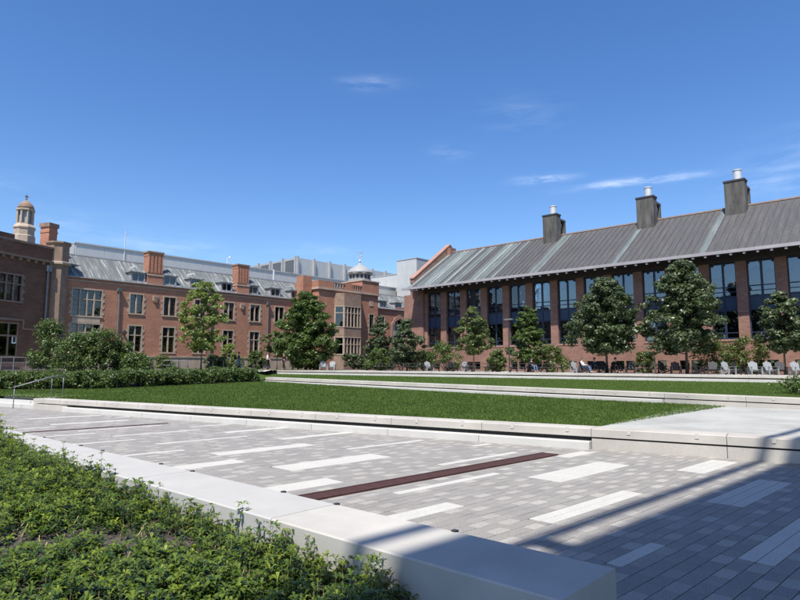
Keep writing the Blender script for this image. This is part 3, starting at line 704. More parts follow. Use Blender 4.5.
# ventilation stacks
for s in (-8.5, 2.45, 10.85):
    r = empty('roof_stack', (0, 0, 0)); r.parent = hall; r.location = (s, 4.55, 15.2 - RZ)
    bpy.data.objects.remove(r)
    b0 = MB(RZ); b0.box(s, s + 1.75, 4.55, 5.6, 15.0, 19.25); b0.box(s + .12, s + .2, 4.5, 4.549, 15.8, 18.9); b0.box(s + 1.5, s + 1.58, 4.5, 4.549, 15.8, 18.9)
    body = b0.build('stack', 'concrete_stained', parent=hall)
    MB(RZ).box(s - .06, s + 1.81, 4.49, 5.66, 19.253, 19.42).build('stack_cap', 'concrete_cap', parent=body)
    m = MB(RZ); m.box(s + .15, s + 1.72, 5.62, 6.9, 15.4, 15.9); m.box(s + .15, s + 1.72, 6.6, 6.9, 15.9, 18.75); m.box(s + .15, s + .4, 5.62, 6.58, 15.9, 18.75); m.box(s + .15, s + 1.74, 5.62, 6.9, 18.752, 18.95)
    m.build('stack_back', 'concrete_stained', parent=body)
    mb2 = MB(RZ); mb2.tube([(s + 1.66, 5.66, 18.5), (s + 1.66, 6.55, 17.0), (s + 1.66, 5.7, 16.0)], .06, 6); mb2.build('brace', 'galvanised', parent=body)
    MB(RZ).lathe(s + 1.1, 5.1, [(.36, 19.42), (.36, 20.35), (.41, 20.35), (.41, 20.45)], 14).build('flue', 'galvanised', parent=body, smooth=False)

# ------------------------------------------------------------------ old brick building on the left
LO = (-19.21, 72.0); LA = R(47.8); LZ = 1.4
old = empty('brick_college', (LO[0], LO[1], LZ), LA, 'old red brick range with stone mullioned windows, dormers and lead roof', 'building')
WC = [-12.6, -8.95, -5.3, -1.6, 2.05, 5.7, 24.4]; UZ, LZW = (7.3, 9.27), (3.3, 5.95)
hol = []
for c in WC:
    hol.append((c - .66, c + .66) + UZ)
    if c < 20: hol.append((c - .66, c + .66) + LZW)
hol += [(-18.85, -16.15, 6.75, 9.3), (-18.85, -16.15, 3.6, 5.9)]
hol += [(26.75, 30.25, 2.2, 6.4), (26.75, 30.25, 6.45, 8.9)]
mb = MB(LZ); wall_holes(mb, -19.6, 34, .6, 10.42, hol, .3); mb.quad((34, 0, .6), (34, 9, .6), (34, 9, 10.4), (34, 0, 10.4)); mb.build('wall', 'brick_red', parent=old)
MB(LZ).box(-19.4, 26.5, 1.2, 1.3, 1.0, 10.4).build('room_wall', 'dark_interior', parent=old)
MB(LZ).box(26.5, 30.6, 3.2, 3.3, 1.0, 10.4).build('room_wall', 'dark_interior', parent=old)
MB(LZ).box(-19.4, 10.0, -.10, .0, .6, 2.72).build('plinth', 'limestone', parent=old)
MB(LZ).box(-19.4, 10.0, -.16, .0, 2.723, 2.88).build('water_table', 'limestone', parent=old)
MB(LZ).box(-19.5, 34, -.22, .3, 10.423, 10.52).build('eaves_gutter', 'gutter_grey', parent=old)
MB(LZ).box(-19.5, 10, -.05, .0, 10.1, 10.2).build('eaves_course', 'limestone', parent=old)
def mull_window(w, z0, z1, nl, transom, zo, stone='limestone'):
    """stone surround with quoins and mullions + lights, centred on x=0"""
    s = MB(zo); y0, y1 = -.04, .26; h = w / 2; t = .14
    s.box(-h - t, -h, y0, y1, z0 - .02, z1 + t); s.box(h, h + t, y0, y1, z0 - .02, z1 + t); s.box(-h, h, y0, y1, z1, z1 + t); s.box(-h - t - .08, h + t + .08, y0 - .05, y1, z0 - .16, z0 - .022)
    k = 0; z = z0 + .1
    while z < z1 - .2:
        if k % 2 == 0: s.box(-h - t - .16, -h - t - .002, y0, .02, z, z + .3); s.box(h + t + .002, h + t + .16, y0, .02, z, z + .3)
        z += .32; k += 1
    lw = w / nl; panes = []
    for i in range(1, nl): s.box(-h + i * lw - .06, -h + i * lw + .06, .03, .24, z0, z1)
    if transom: s.box(-h, h, .035, .235, transom - .05, transom + .05)
    f = MB(zo)
    for i in range(nl):
        for (a, b) in (((z0, transom - .05), (transom + .05, z1)) if transom else ((z0, z1),)):
            xa, xb = -h + i * lw + (.06 if i else 0), -h + (i + 1) * lw - (.06 if i < nl - 1 else 0)
            f.box(xa, xa + .04, .15, .19, a, b); f.box(xb - .04, xb, .15, .19, a, b); f.box(xa + .04, xb - .04, .15, .19, a, a + .04); f.box(xa + .04, xb - .04, .15, .19, b - .04, b)
            panes.append(MB(zo).box(xa + .035, xb - .035, .165, .175, a + .035, b - .035).mesh('pane', 'glass_old'))
            nzb = max(1, round((b - a) / .5))
            for q in range(1, nzb): f.box(xa + .041, xb - .041, .156, .164, a + (b - a) * q / nzb - .012, a + (b - a) * q / nzb + .012)
    return s.mesh('window', stone), f.mesh('casement', 'dark_metal'), panes
def put_window(proto, parent, x, y=0, rb=None, blind=None):
    w = inst(proto[0], 'window', parent, (x, y, 0)); inst(proto[1], 'casement', w)
    for p in proto[2]: inst(p, 'pane', w)
    if blind: MB(blind[4]).box(blind[0], blind[1], .30, .31, blind[2], blind[3]).build('curtain', 'blind', parent=w)
    return w
up = mull_window(1.32, UZ[0], UZ[1], 2, None, LZ); lo_ = mull_window(1.32, LZW[0], LZW[1], 2, 5.0, LZ)
rw = random.Random(2)
for c in WC:
    bl_ = lambda z0, z1: (.05 * 0 + (-.62 if rw.random() < .5 else .3), (-.3 if rw.random() < .5 else .62), z0, z1, LZ) if rw.random() < .8 else None
    put_window(up, old, c, blind=((-.62, -.30, UZ[0], UZ[1], LZ) if rw.random() < .55 else (.28, .62, UZ[0], UZ[1], LZ) if rw.random() < .6 else None))
    if c < 20: put_window(lo_, old, c, blind=((-.62, .62, 5.05, LZW[1], LZ) if rw.random() < .4 else None))
put_window(mull_window(2.7, 6.75, 9.3, 4, 8.35, LZ), old, -17.5); put_window(mull_window(2.7, 3.6, 5.9, 4, 5.1, LZ), old, -17.5)
MB(LZ).box(-18.8, -16.2, -.05, .0, 6.02, 6.55).build('apron_panel', 'limestone', parent=old)
for c in (-10.6, .2):                                    # carved stones between the windows
    MB(LZ).lathe(c, 0, [(.02, 9.0)], 4) if False else None
    MB(LZ).box(c - .28, c + .28, -.1, .0, 8.75, 9.3).build('carved_panel', 'limestone', parent=old)
    MB(LZ).box(c - .18, c + .18, -.16, -.102, 8.6, 9.2).build('carved_shield', 'brownstone', parent=old)
for x in (-14.5, -4.0, 3.85):
    d = MB(LZ); d.tube([(x, -.17, 1.6), (x, -.17, 9.4)], .085, 8); d.build('downspout', 'metal_grey', parent=old)
    MB(LZ).prism([(-.36, 9.4), (-.42, 9.75), (0, 9.75), (0, 9.4)], 'x', x - .2, x + .2).build('rain_hopper', 'metal_grey', parent=old)
# roof sheets
TY, TZ = 2.95, 13.1; sl2 = math.atan2(TZ - 10.5, TY - .0); ll2 = math.hypot(TZ - 10.5, TY)
pl2 = panel('roof_lead', ll2, .62)
xx = -19.5
while xx < 33.5:
    if not (10.2 < xx < 20.5): inst(pl2, 'roof_sheet', old, (xx, 0.0, 10.53 - LZ), (sl2, 0, 0))
    xx += .62
MB(LZ).box(-19.5, 33.5, TY, 9, 12.9, 13.08).build('roof_flat', 'roof_lead', parent=old)
MB(LZ).box(-19.5, 33.5, TY - .1, TY + .12, 13.082, 13.2).build('roof_cap', 'gutter_grey', parent=old)
# dormers with little hipped roofs
dm = MB(LZ); dm.box(-.78, -.6, .12, 2.2, 10.62, 11.62); dm.box(.6, .78, .12, 2.2, 10.62, 11.62); dm.box(-.6, .6, .12, .3, 10.62, 10.75); dm.box(-.05, .05, .14, .28, 10.75, 11.5); dm.box(-.6, .6, .12, .3, 11.5, 11.62)
dm.mat(1); dm.add([(-.95, -.02, 11.623), (.95, -.02, 11.623), (.95, 2.3, 11.623), (-.95, 2.3, 11.623), (0, .75, 12.45), (0, 2.6, 12.45), (-.95, -.02, 11.70), (.95, -.02, 11.70)], [(6, 7, 4), (0, 1, 7, 6), (7, 1, 2, 5, 4), (3, 0, 6, 4, 5), (0, 3, 2, 1)])
dmm = dm.mesh('dormer', 'gutter_grey', 'roof_lead'); dmp = MB(LZ).box(-.6, .6, .2, .22, 10.75, 11.5).mesh('pane', 'glass_old'); dmb = MB(LZ).box(-.6, .6, .55, .6, 10.6, 11.6).mesh('dormer_back', 'dark_interior')
for x in (-12.5, -9.0, -5.85, -1.9, 1.75, 5.1, 8.3, 24.9, 28.3): d = inst(dmm, 'dormer', old, (x, 0, 0)); inst(dmp, 'pane', d); inst(dmb, 'dormer_back', d)
# ribbed brick chimneys
for x0, x1 in ((-11.5, -9.9), (-.5, 1.05)):
    c = MB(LZ).box(x0 - .08, x1 + .08, -.02, 1.5, 10.2, 11.45).build('chimney', 'brick_red', parent=old)
    MB(LZ).box(x0 - .12, x1 + .12, -.08, 1.55, 11.453, 11.62).build('chimney_band', 'limestone', parent=c)
    s = MB(LZ); s.box(x0, x1, .1, 1.2, 11.623, 13.95); n = 4
    for i in range(n + 1): xc = x0 + (x1 - x0) * i / n; s.box(max(x0, xc - .13), min(x1, xc + .13), .0, .099, 11.8, 13.6)
    s.box(x0 - .03, x1 + .03, .02, 1.25, 13.6, 13.951); s.build('chimney_shaft', 'brick_red', parent=c)
    MB(LZ).box(x0 - .1, x1 + .1, -.06, 1.35, 13.953, 14.12).build('chimney_cap', 'brownstone', parent=c)
# arch of the link: stone surround, balcony, glazing
ar = MB(LZ); pts = [(26.55, 2.0), (26.55, 8.2), (27.3, 9.2), (28.5, 9.75), (29.7, 9.2), (30.45, 8.2), (30.45, 2.0), (30.05, 2.0), (30.05, 8.0), (29.4, 8.75), (28.5, 9.15), (27.6, 8.75), (26.95, 8.0), (26.95, 2.0)]
n_ = 7
vv = [(p[0], -.12, p[1]) for p in pts] + [(p[0], .1, p[1]) for p in pts]
ff = [(i, i + 1, 12 - i, 13 - i) for i in range(6)] + [(14 + 13 - i, 14 + 12 - i, 14 + i + 1, 14 + i) for i in range(6)]
ff += [(i, (i + 1) % 14, 14 + (i + 1) % 14, 14 + i)[::-1] for i in range(14)]
ar.add(vv, ff); ar.build('arch_surround', 'pink_stone', parent=old)
MB(LZ).box(26.96, 30.04, -.1, .3, 6.5, 7.2).build('balcony_front', 'gutter_grey', parent=old)
MB(LZ).prism([(26.0, 10.3), (28.5, 10.95), (31.5, 10.95), (31.5, 10.3)], 'y', -.1, .35).build('arch_parapet', 'pink_stone', parent=old)
lt = MB(LZ).box(28.4, 28.6, .5, .6, 7.2, 9.1); lt.box(27.0, 30.0, .5, .6, 8.0, 8.12); lt.build('arch_mullion', 'gutter_grey', parent=old)
MB(LZ).box(26.8, 30.2, .62, .64, 2.2, 9.2).build('pane', 'glass_old', parent=old)
wl_ = MB(LZ); wl_.box(-13.95, -13.75, -.35, .0, 5.2, 5.3); wl_.lathe(-13.85, -.38, [(.08, 4.95), (.15, 5.05), (.15, 5.4), (.05, 5.5)], 8); wl_.build('wall_lantern', 'dark_metal', parent=old)

# ------------------------------------------------------------------ projecting pavilion with cupola
pav = empty('brick_pavilion', (LO[0] + .672 * 10.03 + .741 * 2.5, LO[1] + .741 * 10.03 - .672 * 2.5, LZ), LA, 'brick pavilion with stone bay window, balustrade and small domed cupola', 'building')
PD, PWd = 2.5, 11.1
mb = MB(LZ); wall_holes(mb, 0, PWd, .6, 11.85, [(9.35, 10.2, 6.6, 9.1), (9.35, 10.2, 3.2, 5.4), (3.0, 7.3, 3.0, 6.1), (3.0, 7.3, 6.9, 10.0)], .3)
wall_mesh = mb
mb.quad((0, 9, .6), (0, 0, .6), (0, 0, 11.85), (0, 9, 11.85)); mb.quad((PWd, 0, .6), (PWd, 9, .6), (PWd, 9, 11.85), (PWd, 0, 11.85)); mb.quad((0, 0, 11.84), (PWd, 0, 11.84), (PWd, 9, 11.84), (0, 9, 11.84)); mb.build('wall', 'brick_red', parent=pav)
MB(LZ).box(.4, PWd - .4, 1.2, 1.3, 1.0, 11.6).build('room_wall', 'dark_interior', parent=pav)
MB(LZ).box(-.2, PWd + .2, -.22, 9.2, 11.853, 12.12).build('cornice', 'limestone', parent=pav)
q = mull_window(.85, 6.6, 9.1, 1, None, LZ); put_window(q, pav, 9.775); q = mull_window(.85, 3.2, 5.4, 1, None, LZ); put_window(q, pav, 9.775)
# canted stone bay: plan points front
X0, X1, YB = 2.75, 7.55, -1.05
bay = empty('bay_tmp', (0, 0, 0)); bpy.data.objects.remove(bay)
bz = MB(LZ)
plan = [(X0, 0), (X0 + .85, YB), (X1 - .85, YB), (X1, 0)]
def bayseg(z0, z1, mbb):
    for a, b in zip(plan, plan[1:]): mbb.quad((a[0], a[1], z0), (b[0], b[1], z0), (b[0], b[1], z1), (a[0], a[1], z1))
for z0, z1 in ((.6, 3.3), (5.7, 6.95), (9.85, 11.55)):
    bz = MB(LZ); bz.prism(plan, 'z', z0, z1); bz.build('bay_wall', 'brownstone', parent=pav)
for z0, z1, tr in ((3.3, 5.7, 4.7), (6.95, 9.85, 8.9)):
    for (a, b), nl in zip(zip(plan, plan[1:]), (1, 5, 1)):
        dx, dy = b[0] - a[0], b[1] - a[1]; L = math.hypot(dx, dy); an = math.atan2(dy, dx)
        s = MB(LZ); lw = L / nl
        for i in range(nl + 1):
            c = min(max(i * lw, .09), L - .09); s.box(c - .085, c + .085, -.02, .22, z0 + .12, z1 - .12)
        s.box(0, L, -.05, .24, z0, z0 + .12); s.box(0, L, -.05, .24, z1 - .12, z1)
        for i in range(nl): s.box(i * lw + .1, (i + 1) * lw - .1, 0, .2, tr - .05, tr + .05)
        w = s.build('bay_window', 'limestone', parent=pav, loc=(a[0], a[1], 0), rz=an)
        for i in range(nl):
            for za, zb in ((z0 + .1, tr - .04), (tr + .04, z1 - .1)): MB(LZ).box(i * lw + .07, (i + 1) * lw - .07, .1, .112, za, zb).build('pane', 'glass_old', parent=w)
    MB(LZ).box(X0 + .5, X1 - .5, .45, .5, z0, z1).build('room_wall', 'dark_interior', parent=pav)
# balustrade parapet with openings, solid tower block at the right
def balustrade(x0, x1, axis_y, nm):
    m = MB(LZ); L = x1 - x0; m.box(x0, x1, axis_y, axis_y + .3, 12.123, 12.35); m.box(x0, x1, axis_y - .03, axis_y + .33, 12.85, 13.02); n = int(L / .42)
    for i in range(n + 1):
        x = x0 + (L - .16) * i / n; m.box(x, x + .16, axis_y + .05, axis_y + .25, 12.351, 12.849)
    return m.build(nm, 'brownstone', parent=pav)
balustrade(2.5, 4.6, -.1, 'balustrade'); balustrade(5.9, 7.8, -.1, 'balustrade')
for x0, x1 in ((-.15, 2.495), (4.605, 5.895)): MB(LZ).box(x0, x1, -.12, .25, 12.123, 13.05).build('parapet_pier', 'brick_red', parent=pav)
MB(LZ).box(-.15, .2, .255, 9, 12.123, 12.95).build('parapet_side', 'brick_red', parent=pav)
MB(LZ).box(7.805, PWd + .05, -.12, 4.2, 12.123, 13.75).build('tower_block', 'brick_red', parent=pav)
MB(LZ).box(7.7, PWd + .15, -.22, 4.3, 13.753, 13.9).build('tower_coping', 'limestone', parent=pav)
MB(LZ).box(-1.6, -.2, 1.2, 2.6, 10.6, 13.6).build('chimney_stub', 'brick_red', parent=pav)
MB(LZ).box(9.35, 10.1, -.06, .0, 10.3, 11.0).build('carved_panel', 'limestone', parent=pav)
cx_, cy_ = 9.45, 2.1
cu = MB(LZ).lathe(cx_, cy_, [(1.75, 13.9), (1.75, 14.25), (1.62, 14.26), (1.62, 14.95), (1.95, 15.0), (1.95, 15.1)], 8, R(22.5)).build('cupola', 'lead_dome', parent=pav)
prof = [(1.9, 15.1), (1.86, 15.3), (1.66, 15.6), (1.3, 15.9), (.88, 16.15), (.5, 16.36), (.25, 16.55), (.12, 16.75), (.07, 16.9)]
MB(LZ).lathe(cx_, cy_, prof, 16).build('dome', 'lead_dome', parent=cu, smooth=True)
op = MB(LZ)
for i in range(8):
    t = R(45 * i); a, b = math.cos(t), math.sin(t); px_, py_ = cx_ + 1.51 * a, cy_ + 1.51 * b
    for q_ in (-.3, .3):
        c0 = (px_ - b * q_, py_ + a * q_); op.add([(c0[0] + sx * -b * .18 + o_ * a, c0[1] + sx * a * .18 + o_ * b, z) for o_ in (-.05, .03) for sx, z in ((-1, 14.35), (1, 14.35), (1, 14.85), (-1, 14.85))], [(0, 1, 2, 3), (7, 6, 5, 4), (0, 4, 5, 1), (1, 5, 6, 2), (2, 6, 7, 3), (3, 7, 4, 0)])
op.build('louver_opening', 'dark_metal', parent=cu)
fi = MB(LZ); fi.lathe(cx_, cy_, [(.16, 16.9), (.2, 17.05), (.1, 17.2), (.025, 17.25), (.02, 18.7)], 8); fi.box(cx_ - .5, cx_ + .5, cy_ - .03, cy_ + .03, 17.68, 17.76); fi.box(cx_ - .03, cx_ + .03, cy_ - .5, cy_ + .5, 17.68, 17.76)
fi.prism([(-.55 + cx_, 18.2), (.1 + cx_, 18.28), (.6 + cx_, 18.5), (.5 + cx_, 18.15), (.1 + cx_, 18.14)], 'y', cy_ - .02, cy_ + .02); fi.build('weathervane', 'galvanised', parent=cu)

# ------------------------------------------------------------------ shaded stone and brick wing at the far left
WOx, WOy = -32.87, 56.0; WAng = R(72.4); WZ = 1.4
wing = empty('gothic_wing', (WOx, WOy, WZ), WAng, 'shaded brown wing with stone turret, parapet and octagonal lantern', 'building')
mb = MB(WZ); wh = [(-5.9, -3.05, 7.5, 9.75), (-5.9, -3.0, 2.55, 5.6), (-10.5, -7.6, 7.5, 9.75), (-10.5, -7.6, 3.2, 5.6)]
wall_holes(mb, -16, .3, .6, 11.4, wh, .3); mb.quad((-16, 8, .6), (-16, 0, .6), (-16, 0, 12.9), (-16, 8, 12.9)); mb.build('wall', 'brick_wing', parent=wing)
MB(WZ).box(-15.9, .1, 1.0, 1.1, 1.0, 11.3).build('room_wall', 'dark_interior', parent=wing)
MB(WZ).box(-16, .3, -.28, 1.0, 11.403, 11.6).build('cornice', 'brownstone', parent=wing)
for i in range(20): MB(WZ).box(-15.6 + i * .8, -15.35 + i * .8, -.2, .0, 11.15, 11.4).build('corbel', 'brownstone', parent=wing)
MB(WZ).box(-16, .3, .0, .5, 11.603, 12.75).build('parapet', 'brick_wing', parent=wing)
for x in (-4.1, -9.5): MB(WZ).box(x - 1.6, x, -.08, .55, 11.603, 13.35).build('parapet_raise', 'brick_wing', parent=wing)
MB(WZ).box(-16, .3, -.1, .6, 12.753, 12.95).build('parapet_coping', 'brownstone', parent=wing) if True else None
q = mull_window(2.85, 7.5, 9.75, 4, 9.0, WZ, 'brownstone'); put_window(q, wing, -4.475); put_window(q, wing, -9.05)
q = mull_window(2.9, 3.2, 5.6, 4, 4.9, WZ, 'brownstone'); put_window(q, wing, -9.05)
dr = MB(WZ)
for x in (-5.9, -4.93, -4.0, -3.12): dr.box(x, x + .12, .04, .24, 2.55, 5.6)
for z in (2.55, 4.35, 5.46): dr.box(-5.78, -3.12, .045, .235, z, z + .14)
dr = dr.build('doorway', 'brownstone', parent=wing)
for x in (-5.78, -4.81, -3.88):
    for za, zb in ((2.69, 4.35), (4.49, 5.46)): MB(WZ).box(x, x + .87, .12, .135, za, zb).build('pane', 'glass_old', parent=dr)
MB(WZ).box(-3.55, -3.1, .08, .1, 3.75, 4.45).build('notice', 'paper_white', parent=dr); MB(WZ).box(-3.45, -3.2, .07, .079, 3.87, 4.33).build('notice_print', 'dark_metal', parent=dr)
dp = MB(WZ); dp.box(-6.3, -2.6, -.12, .0, 5.75, 5.95); dp.box(-2.75, -2.6, -.12, .0, 5.0, 5.748); dp.box(-2.598, .2, -.12, .0, 5.0, 5.16); dp.box(-16, -6.302, -.12, 0, 5.0, 5.16); dp.build('drip_mould', 'brownstone', parent=wing)
for i in range(3): MB(WZ).box(-6.4, -2.4, -1.5 + .4 * i, .0, 1.35 + .4 * (i - 1) + .0, 1.75 + .4 * (i - 1)).build('door_step', 'brownstone', parent=wing)
MB(WZ).box(-2.3, .25, -.08, .0, .6, 2.6).build('plinth', 'brownstone', parent=wing)
MB(WZ).tube([(-.55, -.18, 1.6), (-.55, -.18, 11.0)], .09, 8).build('downspout', 'metal_grey', parent=wing); MB(WZ).box(-.78, -.32, -.4, -.0, 10.55, 11.1).build('rain_hopper', 'metal_grey', parent=wing)
# turret
tx, ty = .9, .35
MB(WZ).lathe(tx, ty, [(1.12, .6), (1.12, 3.1), (1.0, 3.3), (1.0, 11.35)], 8, R(22.5)).build('turret', 'brownstone', parent=wing)
MB(WZ).lathe(tx, ty, [(1.0, 11.352), (1.22, 11.42), (1.22, 11.62), (1.0, 11.7)], 8, R(22.5)).build('turret_band', 'limestone', parent=wing)
MB(WZ).lathe(tx, ty, [(1.0, 11.702), (1.0, 13.3), (1.16, 13.45), (1.16, 13.6)], 8, R(22.5)).build('turret_top', 'brownstone', parent=wing)
# brick chimney behind the parapet
ck = MB(WZ); ck.box(1.02, 1.97, 1.8, 2.9, 11.5, 15.35); ck.box(0.97, 2.02, 1.75, 2.95, 14.8, 14.95); ck = ck.build('chimney', 'brick_red', parent=wing)
MB(WZ).box(0.92, 2.07, 1.7, 3.0, 15.353, 15.75).build('chimney_cap', 'brownstone', parent=ck)
# lantern
lx, ly = 2.17, 6.38
la = MB(WZ).lathe(lx, ly, [(1.06, 11.9), (1.06, 14.9), (.95, 15.0), (.95, 15.6), (1.04, 15.7), (1.04, 15.82), (.82, 16.1), (.8, 16.2)], 8, R(22.5)).build('lantern', 'limestone', parent=wing)
pt = MB(WZ)
for i in range(8):
    t = R(22.5 + 45 * i); pt.lathe(lx + .7 * math.cos(t), ly + .7 * math.sin(t), [(.13, 16.2), (.115, 17.5)], 6)
pt.lathe(lx, ly, [(.84, 17.5), (.88, 17.56), (.88, 17.72), (.76, 17.75)], 8, R(22.5)); pt.build('lantern_columns', 'limestone', parent=la)
MB(WZ).lathe(lx, ly, [(.56, 16.2), (.56, 17.5)], 8, R(22.5)).build('lantern_glazing', 'blind_teal', parent=la)
MB(WZ).lathe(lx, ly, [(.76, 17.75), (.74, 17.95), (.62, 18.2), (.42, 18.42), (.2, 18.58), (.07, 18.66)], 16).build('lantern_dome', 'brownstone', parent=la, smooth=True)
MB(WZ).lathe(lx, ly, [(.05, 18.6), (.05, 18.78), (.12, 18.86), (.05, 18.94), (.04, 19.3)], 8).box(lx - .2, lx + .2, ly - .04, ly + .04, 19.02, 19.12).build('lantern_finial', 'brownstone', parent=la)
roofm = MB(WZ).box(-16, 4, .6, 12, 11.65, 11.9).build('roof_flat', 'roof_lead', parent=wing)

# ------------------------------------------------------------------ grey modern buildings behind
ph = empty('metal_penthouse', (LO[0], LO[1], LZ), LA, 'long grey metal clad rooftop storey behind the lead roof', 'building')
pnl = MB(LZ).box(.01, 2.99, 0, .12, 12.6, 14.95).mesh('wall_panel', 'clad_light')
for i in range(17): inst(pnl, 'wall_panel', ph, (-16.8 + i * 3, 6, 0))
MB(LZ).box(-16.9, 34.3, 5.9, 14, 14.953, 15.1).build('roof_edge', 'clad_mid', parent=ph); MB(LZ).box(-16.9, 34.2, 6.13, 14, 9.5, 14.9).build('core', 'clad_mid', parent=ph)
for x, h in ((-11.6, 2.2),): MB(LZ).tube([(x, 5.95, 13.0), (x, 5.95, 17.2)], .05, 6).build('mast', 'galvanised', parent=ph)
MB(LZ).tube([(2.0, 6.5, 15.1), (2.0, 6.5, 15.9), (2.35, 6.5, 16.1)], .09, 6).build('vent_pipe', 'galvanised', parent=ph)
MB(LZ).tube([(8.3, 5.0, 13.1), (8.3, 5.0, 15.0)], .13, 8).build('vent_pipe', 'galvanised', parent=ph)
# laboratory block: corner seen at px 295, right face along the same grid
k_ = 112; cxp, cyp = -.1745 * k_, k_
lab_ = empty('laboratory_block', (cxp, cyp, 1.4), LA, 'grey panelled laboratory block with vertical fins and louvred side', 'building')
zt_ = 22.4
MB().box(.05, 42, .05, 30, 0, zt_ - 1.6).build('core', 'clad_mid', parent=lab_)
pn = MB().box(.02, 3.98, -.06, .05, 6, zt_ - 1.5).mesh('wall_panel', 'clad_light')
for i in range(10): inst(pn, 'wall_panel', lab_, (i * 4.0, 0, 0))
fn = MB().box(-.18, .18, -.5, -.061, 6, zt_ - 1.25).mesh('fin', 'clad_mid')
for i in range(11): inst(fn, 'fin', lab_, (i * 4.0, 0, 0))
sdp = MB().box(-.06, .05, .1, 3.9, 6, zt_ - 1.5).mesh('side_panel', 'clad_mid'); lvp = MB(); 
for i in range(12): lvp.prism([(-.12, zt_ - 5.4 + i * .3), (-.12, zt_ - 5.2 + i * .3), (-.05, zt_ - 5.1 + i * .3), (-.05, zt_ - 5.4 + i * .3)], 'y', .4, 3.4) if False else lvp.box(-.14, -.07, .5, 3.4, zt_ - 5.2 + i * .29, zt_ - 5.05 + i * .29)
lvp = lvp.mesh('louver', 'louver_dark'); fs2 = MB().box(-.5, -.061, -.18, .18, 6, zt_ - 1.25).mesh('fin', 'clad_mid')
for i in range(7): sp_ = inst(sdp, 'side_panel', lab_, (0, i * 4.0, 0)); inst(lvp, 'louver', sp_); inst(fs2, 'fin', lab_, (0, i * 4.0, 0))
# stair tower and its lower neighbour: their near corners point at the court
def clad_block(name, label, px, D, lx, ly, h):
    e = empty(name, ((px - 400) / 600 * D * .99, D, 1.4), LA, label, 'building')
    MB().box(.06, lx - .06, .06, ly - .06, 0, h - .12).build('core', 'clad_mid', parent=e)
    n = max(1, round(ly / 2.0)); w = ly / n; p = MB().box(0, .055, .012, w - .012, 1, h - .1).mesh('wall_panel', 'clad_light')
    for i in range(n): inst(p, 'wall_panel', e, (0, i * w, 0))
    n = max(1, round(lx / 2.0)); w = lx / n; p = MB().box(.012, w - .012, 0, .055, 1, h - .1).mesh('side_panel', 'clad_mid')
    for i in range(n): inst(p, 'side_panel', e, (i * w + (.056 if i == 0 else 0), 0, 0))
    MB().box(-.08, lx + .05, -.08, ly + .05, h - .098, h).build('roof_edge', 'clad_mid', parent=e)
clad_block('metal_stair_tower', 'tall grey metal clad stair tower beside the brick gable', 417, 97, 3.2, 4.4, 18.15)
clad_block('metal_annex', 'lower pale metal annex between the cupola and the stair tower', 402, 101, 6, 11, 16.2)

# ------------------------------------------------------------------ portico behind the viewpoint, whose roof shades the right of the plaza
HR = 18.0; cot = 1 / math.tan(R(SUN_EL))
s_v = cot * (SUN_H.x * Vv.x + SUN_H.y * Vv.y); s_u = cot * (SUN_H.x * U.x + SUN_H.y * U.y)
v_edge = -3.0 + s_v * HR
po = empty('entrance_portico', (0, 0, 0), TH, 'tall portico roof on round columns shading the plaza paving', 'portico')
# local axes: x along u, y = -v
MB().box(-24, 34, -(v_edge + 13), -v_edge, HR, HR + .7).build('roof_slab', 'limestone', parent=po)
vr = -3.5 + s_v * (HR - .1)
MB().box(-24, 34, -vr - .05, -vr + .09, HR - .2, HR).build('edge_rail', 'metal_grey', parent=po)
for i in range(4): MB().box(-22.2 + 18 * i, -21.9 + 18 * i, -v_edge + .001, -vr - .075, HR + .02, HR + .12).build('bracket', 'metal_grey', parent=po)
for i in range(6):
    x = -20 + 8.5 * i
    MB().lathe(x, -(v_edge + 5.5), [(.7, -.05), (.7, .3), (.55, .35), (.5, HR - .4), (.7, HR - .2), (.7, HR)], 20).build('column', 'limestone', parent=po)

# ------------------------------------------------------------------ trees, shrubs, hedges
def leaf_cloud(rng, cent, rad, per, size, flat=.6, asp=.55):
    """leaf quads in clumps: cent (m,3), rad (m,)"""
    m = len(cent); n = m * per
    d = rng.normal(0, 1, (n, 3)); d /= np.linalg.norm(d, axis=1)[:, None]; r = rng.random(n) ** .45
    R_ = np.repeat(rad, per); c = np.repeat(cent, per, 0); off = d * (r * R_)[:, None]; off[:, 2] *= flat; p = c + off
    nrm = d + rng.normal(0, .55, (n, 3)); nrm[:, 2] += .75; nrm /= np.linalg.norm(nrm, axis=1)[:, None]
    t = np.cross(nrm, rng.normal(0, 1, (n, 3))); t /= np.linalg.norm(t, axis=1)[:, None] + 1e-9; b = np.cross(nrm, t)
    s = size * rng.uniform(.6, 1.3, n); l = t * s[:, None]; w = b * (s * asp)[:, None]
    return np.stack([p - l, p + w * .9, p + l, p - w * .9], 1)
